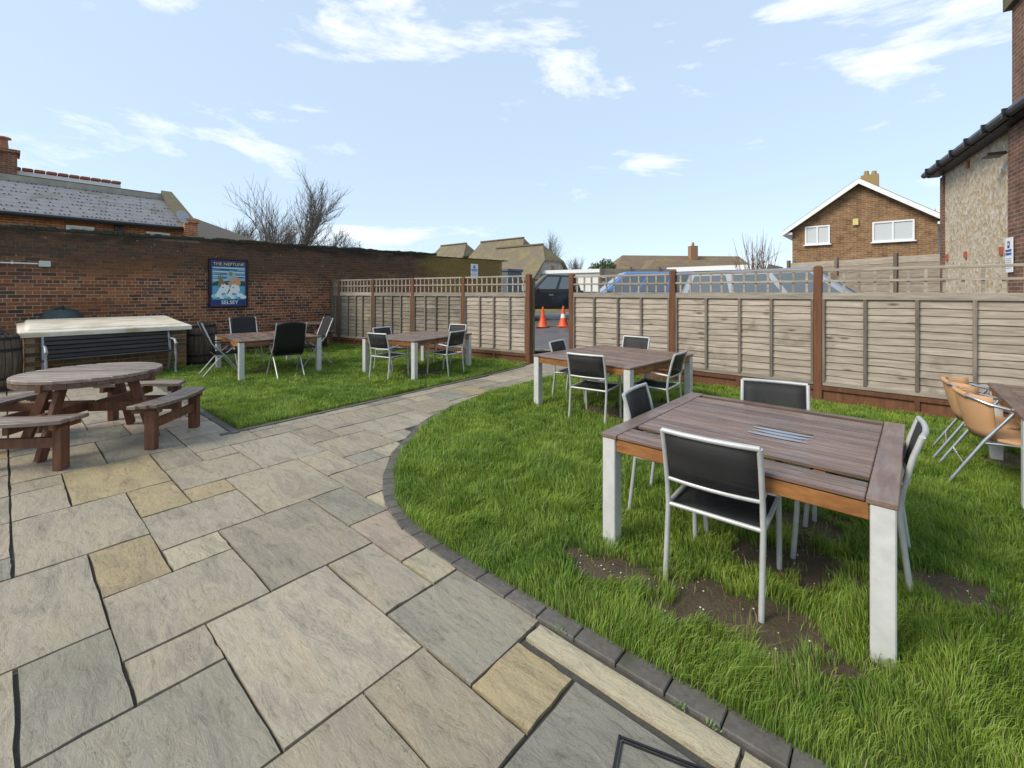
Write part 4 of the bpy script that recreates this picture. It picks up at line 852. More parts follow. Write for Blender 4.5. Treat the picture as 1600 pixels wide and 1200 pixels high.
# --- building behind the garden wall, left
bX, bY1 = -20.0, 4.62
lb = thing('pub_building', 'orange brick building with slate roof and parapet beyond the garden wall', 'building', (bX, 0, 0))
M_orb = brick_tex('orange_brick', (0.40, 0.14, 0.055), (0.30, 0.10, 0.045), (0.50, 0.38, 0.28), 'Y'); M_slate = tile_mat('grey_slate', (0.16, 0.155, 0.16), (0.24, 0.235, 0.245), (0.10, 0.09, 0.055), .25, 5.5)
m_ = MB(); m_.box((-3, -3.7, 2.0), (6, 16.5, 4.0)); m_.build('wall', M_orb, lb)
M_lead = plain('pale_coping', (0.34, 0.31, 0.25), .8, var=.4, scale=5); M_stone = plain('mossy_stone_coping', (0.12, 0.105, 0.06), .9, var=.5, scale=6, bump=.3)
rf = MB(); rf.prism([(.28, -12, 3.93), (-3, -12, 5.42), (-3, -12, 5.34), (.28, -12, 3.85)], (0, 16.45, 0)); rf = rf.build('roof', M_slate, lb)
for i in range(17):
    for j in range(11):
        if (i+j) % 2: continue
        f = (j+.5)/11; m_ = MB()
dk = MB()
for i in range(60):
    for j in range(9):
        if random.random() < .45: f = (j+.5)/9; dk.box((.28-3.28*f, -2+6.3*i/60+(j % 2)*.05, 3.93+1.49*f+.008), (.10, .035, .012))
dk.build('slate_hook_marks', M_gut, lb)['kind'] = 'stuff'
m_ = MB(); m_.bar((-3.05, -12, 5.48), (-3.05, 4.45, 5.48), .3, .20); m_.build('ridge_coping', M_lead, lb); m_ = MB(); m_.bar((-3.25, -12, 5.60), (-3.25, 4.5, 5.60), .34, .10); m_.build('ridge_stone', M_stone, lb)
m_ = MB(); m_.bar((.42, 4.5, 4.06), (-3.3, 4.5, 5.72), .36, .22); m_.build('gable_coping', M_stone, lb); m_ = MB(); m_.box((.38, 4.5, 3.75), (.26, .4, .75)); m_.box((.42, 4.5, 4.16), (.36, .46, .14)); m_.build('kneeler', M_orb, lb)
m_ = MB(); m_.tube([(.36, -12, 3.86), (.36, 4.3, 3.86)], .075, 8); m_.tube([(.25, onX(185, -20), 3.85), (.12, onX(185, -20), 3.6), (.12, onX(185, -20), 0)], .05, 8); m_.box((.12, onX(185, -20), 3.72), (.2, .22, .2)); m_.build('gutter', M_gut, lb, smooth=40)
for ua, ub in ((103, 147), (228, 265)):
    ya, yb = onX(ua, -20), onX(ub, -20); window(lb, (.03, (ya+yb)/2, 3.12), yb-ya, 1.15, 'X', 2)
m_ = MB(); 
for ua, ub in ((103, 147), (228, 265)):
    ya, yb = onX(ua, -20), onX(ub, -20)
    for q in range(9): m_.box((.012, ya-.06+(yb-ya+.12)*(q+.5)/9, 3.80), (.03, (yb-ya+.1)/9-.012, .20))
m_.build('window_arch', plain('red_arch_brick', (0.36, 0.12, 0.05), .85, var=.3), lb)['kind'] = 'stuff'
m_ = MB(); m_.box((-6.5, -3.35, 5.3), (2.6, 13.3, 1.75)); m_.build('rear_block', M_upvc, lb)
rt = MB()
for i in range(26): rt.box((-5.3, -5.0+.32*i+.16, 6.25), (.32, .30, .12), col=None)
rt.build('ridge_tiles', plain('red_ridge_tile', (0.33, 0.11, 0.055), .8, var=.3), lb, bevel=.03)
m_ = MB(); m_.box((-5.1, -.35, 6.1), (.9, 1.35, 1.25)); m_.box((-5.1, -.35, 6.76), (1.05, 1.5, .12)); m_.build('chimney', brick_tex('chimney_brick', (0.26, 0.10, 0.05), (0.17, 0.075, 0.04), (0.3, 0.25, 0.2), 'Y'), lb)
for yy in (-.72, -.02): m_ = MB(); m_.lathe([(.15, 6.82), (.12, 7.2), (.13, 7.25), (.22, 7.27), (.20, 7.32), (.06, 7.36)], 14, (-5.1, yy, 0)); m_.build('chimney_pot', plain('terracotta', (0.36, 0.15, 0.08), .8, var=.25), lb, smooth=40)
m_ = MB(); m_.lathe([(.02, 0), (.16, .02), (.24, .07), (.25, .075)], 16); o = m_.build('satellite_dish', plain('dish_grey', (0.35, 0.36, 0.37), .5), lb, smooth=50); o.location = (.55, 4.2, 4.25); o.rotation_euler = (0, R(70), R(30))
# small hip roofed building beyond it
hb = thing('tiled_building', 'dark tiled hip roof behind the end of the slate roofed building', 'building', (-26.5, 5.0, 0)); m_ = MB(); m_.box((0, 0, 1.95), (5.6, 7.0, 3.9)); m_.build('wall', M_orb, hb)
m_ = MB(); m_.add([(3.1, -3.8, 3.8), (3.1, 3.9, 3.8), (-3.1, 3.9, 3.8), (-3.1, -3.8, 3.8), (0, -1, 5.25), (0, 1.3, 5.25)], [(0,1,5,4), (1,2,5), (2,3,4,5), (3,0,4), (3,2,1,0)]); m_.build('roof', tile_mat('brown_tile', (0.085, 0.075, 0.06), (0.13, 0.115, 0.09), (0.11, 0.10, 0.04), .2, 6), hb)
# --- mossy barns
M_moss = tile_mat('mossy_roof', (0.13, 0.105, 0.075), (0.19, 0.155, 0.105), (0.23, 0.19, 0.055), .45, 11); M_flint = plain('flint_wall', (0.36, 0.31, 0.26), .9, var=.35, scale=2.5, bump=.3)
def barn(label, right, z, ln, hw, ze, hipR=True, dorm=()):
    t = thing('barn', label, 'barn', (right.x, right.y, 0), 0, 'mossy roofed barns')     # local x along the ridge, right end at 0
    m2 = MB(); m2.box((-ln/2-.1, 0, (ze+.1)/2), (ln+.6, hw*2-.5, ze+.1)); m2.prism([(.2, -hw+.25, ze), (.2, hw-.25, ze), (.2, hw*.42, ze+(z-ze)*.55), (.2, -hw*.42, ze+(z-ze)*.55)], (-.35, 0, 0)); m2.build('wall', M_flint, t)
    m2 = MB(); m2.box((.215, .1, ze+.4), (.04, .5, 2.1)); m2.build('brick_band', plain('band_brick', (0.28, 0.15, 0.09), .9), t)
    k = .45; zh = ze+(z-ze)*(1-k); hwk = hw*k
    v = [(.5, -hw, ze), (-ln-1.2, -hw, ze), (-ln, 0, z), (-.9, 0, z), (.5, -hwk, zh), (.5, hw, ze), (-ln-1.2, hw, ze), (.5, hwk, zh)]
    m2 = MB(); m2.add(v, [(0,4,3,2,1), (4,7,3), (7,5,6,2,3), (1,2,6)]); o = m2.build('roof', M_moss, t); so = o.modifiers.new('thick', 'SOLIDIFY'); so.thickness = .18
    m2 = MB(); m2.bar((-ln, 0, z+.04), (-.9, 0, z+.04), .34, .14); m2.build('ridge', plain('ridge_'+label[:6], (0.15, 0.12, 0.08), .9, var=.3), t)
    for xx in dorm:
        m2 = MB(); zz = ze+(z-ze)*.28; m2.prism([(xx-.85, -hw*.98, zz), (xx+.85, -hw*.98, zz), (xx, -hw*.98, zz+1.0)], (0, hw*.6, 0)); o = m2.build('dormer', M_moss, t); m3 = MB(); m3.prism([(xx-.6, -hw*.98-.02, zz+.05), (xx+.6, -hw*.98-.02, zz+.05), (xx, -hw*.98-.02, zz+.72)], (0, .03, 0)); m3.build('dormer_front', plain('dormer_dark', (0.06, 0.055, 0.05), .8), o)
    return t
barn('nearest mossy barn roof with half hip and flint gable end', W(3.65, 42.), 6.15, 7.0, 3.4, 2.6)
barn('middle and tallest mossy barn roof with two small gables', W(2.1, 53.), 8.15, 8.2, 4.2, 3.2, dorm=(-3.2, -7.0))
barn('leftmost mossy barn roof rising just above the brick wall', W(-5.6, 60.), 8.25, 6.2, 4.0, 4.0)
m_ = MB(); p = W(-.18, 29); m_.box((0, 0, 1.55), (1.0, 1.4, 2.0)); m_.box((0, 0, 2.62), (1.15, 1.55, .16)); m_.box((0, 0, .6), (1.0, 1.4, .9)); o = m_.build('blue_cabin', plain('blue_grey_paint', (0.09, 0.115, 0.145), .5, var=.1), loc=(p.x, p.y, 0), bevel=.02); o.location.z = .35; tag(o, 'small blue grey cabin at the end of the lichened wall', 'cabin')
p = W(5.9, 41); g_ = thing('garage', 'low white flat roofed garage beyond the car park', 'garage', (p.x, p.y, .5), R(8)); m_ = MB(); m_.box((0, 0, 1.4), (7.5, 4, 2.8)); m_.build('wall', plain('white_render', (0.68, 0.68, 0.66), .7, var=.06), g_); m_ = MB(); m_.box((0, 0, 2.88), (7.9, 4.4, .3)); m_.build('fascia', M_upvc, g_)
p = W(14.0, 28); g_ = thing('garage', 'flat roofed garage with white fascia left of the brown house', 'garage', (p.x, p.y, .5), 0); m_ = MB(); m_.box((-.5, 0, 1.2), (5.5, 4, 2.4)); m_.build('wall', plain('buff_render', (0.42, 0.36, 0.28), .8, var=.15), g_); m_ = MB(); m_.box((-.5, 0, 2.5), (5.8, 4.3, .28)); m_.build('fascia', M_upvc, g_)
def board_fence(label, a, b, z0, h_, n):
    a, b = Vector(a), Vector(b); t = thing('board_fence', label, 'fence', (a.x, a.y, z0), math.atan2(b.y-a.y, b.x-a.x)); Ln = (b-a).length; me = None
    for i in range(n): m2 = MB(); m2.box((Ln/2, 0, h_*(i+.5)/n), (Ln, .025, h_/n-.02)); m2.build('board', M_rail, t)
    for i in range(int(Ln/1.8)+1): m2 = MB(); m2.box((i*1.8, -.05, h_/2+.05), (.1, .1, h_+.1)); m2.build('post', M_batten, t)
board_fence('far horizontal board fence behind the blue van', W(5.0, 25.0), W(9.6, 25.8), .55, 2.35, 9)
board_fence('grey board fence rising towards the stone building', W(11.0, 17.5), W(12.8, 13.0), .45, 2.25, 10)
# --- bungalow
bg_ = thing('bungalow', 'long low bungalow with mossy brown tiled roof and chimney', 'bungalow', (W(15.5, 43).x, W(15.5, 43).y, .55), R(6) + ANG(0)); M_btile = tile_mat('bungalow_tile', (0.15, 0.10, 0.07), (0.21, 0.145, 0.09), (0.22, 0.19, 0.06), .4, 4.2)
m_ = MB(); m_.box((0, 0, 1.3), (13, 6.6, 2.6)); m_.build('wall', plain('bungalow_brick', (0.30, 0.18, 0.11), .9), bg_)
m_ = MB(); m_.add([(-7, -3.8, 2.5), (7, -3.8, 2.5), (7, 3.8, 2.5), (-7, 3.8, 2.5), (-4.9, 0, 4.55), (7, 0, 4.55)], [(0,1,5,4), (2,3,4,5), (3,0,4), (1,2,5)]); m_.build('roof', M_btile, bg_)
m_ = MB(); m_.add([(-5, -5.0, 2.5), (-1, -5.0, 2.5), (-1, -1, 2.5), (-5, -1, 2.5), (-3, -3.0, 3.95), (-3, 0, 3.95)], [(0,1,4), (1,2,5,4), (3,0,4,5)]); m_.build('front_hip', M_btile, bg_)
m_ = MB(); m_.box((1.9, -.6, 4.6), (.7, .6, 1.7)); m_.build('chimney', plain('bung_chimney', (0.30, 0.17, 0.10), .9, var=.3), bg_); m_ = MB(); m_.lathe([(.14, 5.45), (.11, 5.8)], 10, (1.9, -.6, 0)); m_.build('chimney_pot', plain('buff_pot', (0.3, 0.2, 0.13), .9), bg_)
# --- brown brick gabled house
HY = 28.3; hx_a, hx_b = onY(1238, HY), onY(1466, HY); hm = (hx_a+hx_b)/2; ho = thing('brick_house', 'brown brick gable ended house with white bargeboards and two windows', 'house', (hm, HY, .5)); hw = (hx_b-hx_a)/2
zf = lambda v, X: PZ(v, depth(X, HY)) - .5
ze, za = 4.55, 6.62
M_hb = brick_tex('brown_brick', (0.255, 0.135, 0.06), (0.15, 0.078, 0.04), (0.30, 0.235, 0.155), 'X', 1.25)
m_ = MB(); m_.prism([(-hw, 0, -.4), (hw, 0, -.4), (hw, 0, ze), (0, 0, za), (-hw, 0, ze)], (0, 9, 0)); m_.build('wall', M_hb, ho)
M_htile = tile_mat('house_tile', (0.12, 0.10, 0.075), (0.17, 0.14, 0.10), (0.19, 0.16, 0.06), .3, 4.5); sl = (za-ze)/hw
for s_ in (-1, 1):
    m_ = MB(); m_.prism([(0, -.35, za+.14), (s_*(hw+.42), -.35, ze+.14-.42*sl), (s_*(hw+.42), -.35, ze+.02-.42*sl), (0, -.35, za+.02)], (0, 9.6, 0)); m_.build('roof', M_htile, ho)
    m_ = MB(); m_.prism([(0, -.42, za+.10), (s_*(hw+.46), -.42, ze+.10-.46*sl), (s_*(hw+.46), -.42, ze-.14-.46*sl), (0, -.42, za-.16)], (0, .06, 0)); m_.build('bargeboard', M_upvc, ho)
    m_ = MB(); m_.box((s_*(hw+.22), 4.3, ze-.32), (.5, 9.2, .12)); m_.build('soffit', M_upvc, ho)
for ua, ub, va, vb, cols in ((1258, 1297, 353, 382, 2), (1363, 1429, 345, 377, 2)):
    xa, xb = onY(ua, HY), onY(ub, HY); xm = (xa+xb)/2; z1_, z2_ = zf(vb, xm), zf(va, xm); window(ho, (xm-hm, -.03, (z1_+z2_)/2), xb-xa, z2_-z1_, 'Y', cols)
m_ = MB(); m_.box((onY(1337, HY)-hm, -.06, zf(347, onY(1337, HY))), (.22, .1, .32)); m_.build('alarm_box', plain('yellow_alarm', (0.6, 0.5, 0.2), .5), ho)
m_ = MB(); m_.box((.35, 2.2, za+.3), (.75, .7, .75)); m_.lathe([(.13, za+.68), (.1, za+.95)], 10, (.2, 2.2, 0)); m_.lathe([(.13, za+.68), (.1, za+.9)], 10, (.52, 2.2, 0)); m_.build('chimney', plain('ochre_chimney', (0.30, 0.22, 0.09), .9, var=.35), ho)
p = Vector((onY(1472, HY+3), HY+3, 0)); m_ = MB(); m_.box((.9, 0, 2.7), (1.9, 3, 5.4)); o = m_.build('white_extension', plain('white_wall', (0.72, 0.73, 0.74), .7, var=.05), loc=(p.x-.25, p.y, .3), bevel=.02); tag(o, 'narrow white wall between brown house and stone building', 'building')
# --- stone building at the right edge
c0, c1 = W(11.0, 11.3), W(8.93, 7.72); dirn = (c1-c0).normalized(); ang = math.atan2(dirn.y, dirn.x); Ls = (c1-c0).length
sb = thing('stone_building', 'cream rubble stone building with brick chimney at right edge', 'building', (c0.x, c0.y, .2), ang)      # local x runs towards the viewer, +y... outside is local -y or +y
side = 1 if (Matrix.Rotation(ang, 3, 'Z') @ Vector((0, 1, 0))).dot(-c0) > 0 else -1
def rubble():
    k = NT('rubble_stone'); v = k.pos(); vo = k.n('ShaderNodeTexVoronoi'); vo.inputs['Scale'].default_value = 15; nz = k.n('ShaderNodeTexNoise'); nz.inputs['Scale'].default_value = 6; k.l(v, nz.inputs['Vector']); mxv = k.n('ShaderNodeMixRGB'); mxv.inputs[0].default_value = .12; k.l(v, mxv.inputs[1]); k.l(nz.outputs[1], mxv.inputs[2]); k.l(mxv.outputs[0], vo.inputs['Vector'])
    sp = k.n('ShaderNodeSeparateColor'); k.l(vo.outputs['Color'], sp.inputs[0]); c = k.ramp(sp.outputs[0], [(0, (0.36, 0.26, 0.14)), (.35, (0.50, 0.40, 0.26)), (.6, (0.58, 0.50, 0.38)), (.8, (0.38, 0.29, 0.19)), (1, (0.62, 0.58, 0.50))])
    c = k.mix(k.ramp(vo.outputs['Distance'], [(.0, (0,0,0)), (.10, (0,0,0)), (.16, (.7,)*3)]) if False else k.ramp(k.noise(v, 26, 5), [(.5, (0,0,0)), (.7, (.7,)*3)]), c, (0.55, 0.50, 0.42)); c = k.mix(k.ramp(k.noise(v, 13, 3), [(.68, (0,0,0)), (.72, (1,1,1))]), c, (0.14, 0.09, 0.05)); k.color(c); k.bump(vo.outputs['Distance'], .4, .02); return k.set(.9, 0, .2)
M_rub = rubble(); Ht = 4.42
m_ = MB(); m_.box((Ls/2+1.6, -side*2.5, Ht/2-.1), (Ls+3.2, 5, Ht+.2)); m_.build('wall', M_rub, sb)
M_pier = brick_tex('purple_brick', (0.20, 0.095, 0.06), (0.13, 0.07, 0.05), (0.26, 0.2, 0.15), 'Y')
xq = Ls*.93
m_ = MB(); m_.box((xq+1.2, side*.03, Ht/2-.12), (2.4, .12, Ht)); m_.build('brick_pier', M_pier, sb); m_ = MB(); m_.box((.12, side*.012, Ht/2-.15), (.24, .05, Ht)); m_.build('quoin', M_pier, sb)
m_ = MB(); m_.prism([(-.12, side*.25, Ht+.02), (Ls+3.2, side*.25, Ht+.02), (Ls+3.2, -side*2.6, Ht+2.0), (-.12, -side*2.6, Ht+2.0)], (0, 0, .12)); m_.build('roof', M_slate, sb)
m_ = MB(); m_.tube([(-.15, side*.30, Ht-.02), (Ls+3.2, side*.30, Ht-.02)], .075, 8); m_.box((Ls/2+1.55, side*.14, Ht-.06), (Ls+3.3, .24, .09))
for i in range(7): m_.box((.3+.85*i, side*.30, Ht-.02), (.05, .19, .17))
m_.build('gutter', M_gut, sb, smooth=40)
m_ = MB(); m_.box((xq+.55, -side*.25, Ht+1.0), (.95, .62, 2.5)); m_.build('chimney', M_pier, sb); m_ = MB(); m_.box((xq+.55, -side*.25, Ht+2.2), (1.12, .80, .34)); m_.build('chimney_cap', M_stone, sb)
def onwall(u, v): 
    t = (u-800)/690; n_ = Vector((-dirn.y, dirn.x)); r_ = W(t, 1.0); r2 = Vector((r_.x, r_.y)); c2 = Vector((c0.x, c0.y)); s_ = c2.dot(n_)/r2.dot(n_); q = r2*s_; return (q-c2).dot(Vector((dirn.x, dirn.y))), PZ(v, s_)-.2
for u, v in ((1481, 402), (1510, 398), (1566, 392), (1514, 257)):
    a, b = onwall(u, v); m_ = MB(); m_.box((a, side*.012, b), (.11, .04, .15)); m_.build('inset_brick', plain('red_inset', (0.36, 0.10, 0.05), .85), sb)
a, b = onwall(1578, 240); m_ = MB(); m_.box((a+.02, side*.22, b), (.30, .26, .055)); fl0 = m_.build('floodlight', M_gut, sb, bevel=.01); m_ = MB(); m_.tube([(a+.1, side*.1, b), (a+.17, side*.05, b-.02), (a+.17, side*.05, b-1.1)], .015, 6); m_.build('bracket', M_gut, fl0)
def notice(name, label, parent_loc, rz, w_, h_, sidey):
    t = thing(name, label, 'sign', parent_loc, rz); m2 = MB(); m2.box((0, sidey*.01, 0), (w_, .015, h_)); m2.build('plate', flat('notice_white', (0.75, 0.76, 0.78)), t)
    m2 = MB(); m2.box((0, sidey*.02, h_*.30), (w_*.30, .006, h_*.19)); m2.build('emblem', flat('notice_black', (0.02, 0.02, 0.03)), t); m2 = MB(); m2.box((0, sidey*.0245, h_*.31), (w_*.10, .004, h_*.09)); m2.build('emblem_mark', flat('notice_pale', (0.7, 0.7, 0.7)), t)
    m2 = MB()
    for i in range(2):
        for j in range(7): m2.box((-w_*.36+w_*.12*j, sidey*.02, h_*(.13-.10*i)), (w_*.085, .006, h_*.065))
    m2.build('lettering', flat('notice_blue', (0.03, 0.09, 0.35)), t); m2 = MB()
    for i in range(6): m2.box((0, sidey*.02, -h_*(.10+.055*i)), (w_*.78, .005, h_*.012))
    m2.build('small_print', flat('notice_grey', (0.35, 0.37, 0.42)), t); return t
notice('car_park_notice', 'white parking notice with blue wording on lichened end of wall', (WX+.012, onX(740.5, WX), PZ(424, depth(WX, onX(740.5, WX)))), R(90), .40, .60, -1)
a, b = onwall(1592, 398); q = c0 + dirn*a; notice('car_park_notice', 'white parking notice with blue wording on the stone building', (q.x, q.y, b+.2), ang if side < 0 else ang+math.pi, .26, .62, -1).location += (Matrix.Rotation(ang, 3, 'Z') @ Vector((0, side*.11, 0)))
# ------------------------------------------------------------------ vehicles (local x forward)
M_tyre = plain('tyre', (0.015, 0.015, 0.015), .85); M_rim = plain('alloy', (0.45, 0.45, 0.46), .3, .8); M_wind = plain('car_glass', (0.10, 0.12, 0.13), .06, var=.1, bump=0, spec=.9); M_lampw = plain('lamp_clear', (0.7, 0.72, 0.74), .15, var=.03, bump=0); M_lampr = plain('lamp_red', (0.5, 0.02, 0.015), .2, var=.05, bump=0); M_trim = plain('black_trim', (0.018, 0.018, 0.019), .55)
def paint(name, c): k = NT(name); k.color(c); k.b.inputs['Coat Weight'].default_value = .6; k.b.inputs['Coat Roughness'].default_value = .05; return k.set(.35, .25, .5)
def vehicle(name, label, cat, loc, rz, pm, prof, cab, wd, wb, wr, sills=None, bumper=None, rail=False):
    """prof: lower body side outline; cab: lower and upper points of the glasshouse (x, z) as (base rear, top rear, top front, base front)"""
    t = thing(name, label, cat, loc, rz); hw_ = wd/2
    m2 = MB(); n = len(prof); A = [Vector((x, -hw_, z)) for x, z in prof]; m2.prism(A, (0, wd, 0)); o = m2.build('body', pm, t, bevel=.05); o.modifiers['bevel'].segments = 3; o.data.polygons.foreach_set('use_smooth', [True]*len(o.data.polygons)); o.data.set_sharp_from_angle(angle=R(40))
    (x0_, z0_), (x1_, z1_), (x2_, z2_), (x3_, z3_) = cab; i_ = .17; vs = []
    for s_ in (-1, 1): vs += [(x0_, s_*(hw_-.04), z0_), (x1_, s_*(hw_-i_), z1_), (x2_, s_*(hw_-i_), z2_), (x3_, s_*(hw_-.04), z3_)]
    m2 = MB(); m2.add(vs, [(0,1,2,3), (7,6,5,4), (0,4,5,1), (1,5,6,2), (2,6,7,3), (3,7,4,0)]); o = m2.build('cabin', pm, t, bevel=.05); o.modifiers['bevel'].segments = 3; o.data.polygons.foreach_set('use_smooth', [True]*len(o.data.polygons)); o.data.set_sharp_from_angle(angle=R(40))
    def lerp(a, b, f): return a+(b-a)*f
    def side_pt(f, g, s_):      # f along, g up the glasshouse side
        xb, zb_ = lerp(x0_, x3_, f), lerp(z0_, z3_, f); xt, zt_ = lerp(x1_, x2_, f), lerp(z1_, z2_, f); return Vector((lerp(xb, xt, g), s_*(lerp(hw_-.04, hw_-i_, g)+.006), lerp(zb_, zt_, g)))
    cuts = [(.05, .33), (.36, .64), (.67, .94)] if name != 'pickup_truck' else [(.08, .46), (.52, .92)]
    for s_ in (-1, 1):
        for fa, fb in cuts: m2 = MB(); m2.prism([side_pt(fa, .12, s_), side_pt(fb, .12, s_), side_pt(fb-.01, .86, s_), side_pt(fa+.01, .86, s_)], (0, s_*.008, 0)); m2.build('side_window', M_wind, t)
    for (xa, za_, xb, zb_, nm, q) in ((x3_, z3_, x2_, z2_, 'windscreen', 1), (x0_, z0_, x1_, z1_, 'rear_window', -1)):
        pts = [Vector((lerp(xa, xb, g)+q*.012, s_*(lerp(hw_-.04, hw_-i_, g)-.09), lerp(za_, zb_, g))) for g, s_ in ((.1, -1), (.1, 1), (.9, 1), (.9, -1))]; m2 = MB(); m2.prism(pts, (q*.008, 0, .004)); m2.build(nm, M_wind, t)
    for xx in wb:
        for s_ in (-1, 1):
            m2 = MB(); m2.lathe([(wr*.62, -.11), (wr*.97, -.11), (wr, -.08), (wr, .08), (wr*.97, .11), (wr*.62, .11)], 22); wh = m2.build('wheel', M_tyre, t, smooth=40); wh.location = (xx, s_*(hw_-.10), wr); wh.rotation_euler = (R(90), 0, 0)
            m2 = MB(); m2.lathe([(wr*.6, -.10), (wr*.6, .10), (wr*.2, .115*1)], 16); m2.build('rim', M_rim, wh, smooth=40)
            m2 = MB(); m2.lathe([(wr*1.18, -.02), (wr*1.18, .02)], 20); ar = m2.build('wheel_arch', M_trim, t); ar.location = (xx, s_*(hw_-.012), wr*1.03); ar.rotation_euler = (R(90), 0, 0)
    xf = max(x for x, z in prof); xr_ = min(x for x, z in prof); zl = prof[-1][1]
    hz = max(z for x, z in prof if x > xf-.4)-.14; rz_ = max(z for x, z in prof if x < xr_+.3)-.18
    for s_ in (-1, 1):
        m2 = MB(); m2.box((xf-.05, s_*(hw_-.22), hz), (.14, .34, .16)); m2.build('headlight', M_lampw, t, bevel=.03); m2 = MB(); m2.box((xr_+.03, s_*(hw_-.10), rz_), (.10, .14, .34)); m2.build('tail_light', M_lampr, t, bevel=.02)
        m2 = MB(); m2.box((x3_-.28, s_*(hw_+.10), z3_+.06), (.12, .20, .15)); m2.build('mirror', M_trim, t, bevel=.04)
        m2 = MB(); m2.box(((wb[0]+wb[1])/2, s_*(hw_+.005), .36), (abs(wb[1]-wb[0])-.9, .04, .10)); m2.build('sill', M_trim if sills is None else sills, t)
        for dx in (-.25, .65): m2 = MB(); m2.box(((x0_+x3_)/2+dx-.45, s_*(hw_+.008), z0_-.16), (.17, .025, .03)); m2.build('door_handle', M_rim if name == 'pickup_truck' else pm, t)
        if rail: m2 = MB(); m2.tube([(x1_+.15, s_*(hw_-.24), z1_+.05), (x2_-.2, s_*(hw_-.24), z2_+.05)], .02, 6); m2.build('roof_rail', M_trim, t)
    for xx in (xf, xr_): m2 = MB(); m2.box((xx, 0, .45), (.14, wd-.1, .2)); m2.build('bumper', M_trim, t, bevel=.03)
    return t
p = W(1.95, 18.9); vehicle('pickup_truck', 'black double cab pickup seen through the gateway', 'pickup truck', (p.x, p.y, cpz(p.y)), ANG(183), paint('black_paint', (0.012, 0.012, 0.013)), [(-2.55, .5), (2.5, .45), (2.6, .75), (2.5, 1.08), (1.25, 1.17), (-.95, 1.17), (-1.0, 1.12), (-2.6, 1.12)], [(-.85, 1.15), (-.62, 1.80), (.55, 1.83), (1.25, 1.15)], 1.80, (-1.55, 1.50), .38, sills=plain('gold_step', (0.55, 0.42, 0.2), .4, .5))
p = W(4.4, 15.8); vehicle('van', 'light blue van with red tail light seen through the trellis', 'van', (p.x, p.y, cpz(p.y)), ANG(176), paint('blue_paint', (0.10, 0.22, 0.48)), [(-2.05, .4), (2.05, .38), (2.15, .7), (2.0, .98), (1.3, 1.08), (-2.05, 1.10), (-2.12, .8)], [(-2.0, 1.08), (-1.85, 1.84), (.45, 1.85), (1.35, 1.06)], 1.78, (-1.35, 1.30), .33)
p = W(5.95, 9.15); vehicle('parked_suv', 'large silver grey estate car parked close behind the right fence', 'car', (p.x, p.y, cpz(p.y)), R(-2), paint('silver_paint', (0.20, 0.225, 0.26)), [(-2.3, .5), (2.3, .48), (2.4, .8), (2.3, 1.08), (1.2, 1.2), (-2.25, 1.22), (-2.4, .9)], [(-2.2, 1.2), (-1.95, 1.86), (.35, 1.90), (1.30, 1.17)], 1.9, (-1.45, 1.45), .38)
# ------------------------------------------------------------------ cones, gravel
M_cone = plain('cone_orange', (0.75, 0.10, 0.02), .5, var=.1); M_conew = plain('cone_white', (0.75, 0.72, 0.66), .5)
def cone(x, d, label, base):
    p_ = W(x, d); t = thing('traffic_cone', label, 'cone', (p_.x, p_.y, cpz(p_.y)), random.random(), 'orange traffic cones'); m2 = MB(); m2.lathe([(.19, .03), (.165, .06), (.12, .25), (.10, .32)], 18); m2.lathe([(.075, .46), (.03, .735), (.028, .75)], 18); m2.build('body', M_cone, t, smooth=40)
    m2 = MB(); m2.lathe([(.101, .318), (.076, .462)], 18); m2.build('sleeve', M_conew if base else M_cone, t, smooth=40); m2 = MB(); m2.box((0, 0, .016), (.44, .44, .032)); m2.build('base', M_cone if base else M_trim, t, bevel=.02)
cone(1.12, 16.0, 'orange cone on black base nearer the left gate post', False); cone(1.86, 16.0, 'orange cone with white sleeve nearer the right gate post', True)
gv = MB(); r_ = random.Random(4)
for i in range(420): x, d = r_.uniform(.35, 1.25), r_.uniform(10.6, 11.6); q = W(x, d); s_ = r_.uniform(.015, .045); gv.lathe([(s_*.6, -.01), (s_, s_*.4), (s_*.5, s_*.9)], 6, (q.x, q.y, cpz(q.y)+r_.uniform(0, .05)), wob=lambda k, i: r_.uniform(.75, 1.2))
tag(gv.build('gravel', plain('gravel_stone', (0.36, 0.29, 0.21), .85, var=.5, scale=8), smooth=50), 'heap of brown gravel just beyond the gateway', 'gravel', kind='stuff')
q0, q1 = W(.35, 10.5), W(1.35, 10.35); m_ = MB(); m_.bar((q0.x, q0.y, .08), (q1.x, q1.y, .08), .18, .16); tag(m_.build('sleeper', plain('black_sleeper', (0.025, 0.023, 0.022), .8, var=.4), bevel=.012), 'black timber sleeper edging the gravel beyond the gateway', 'sleeper')
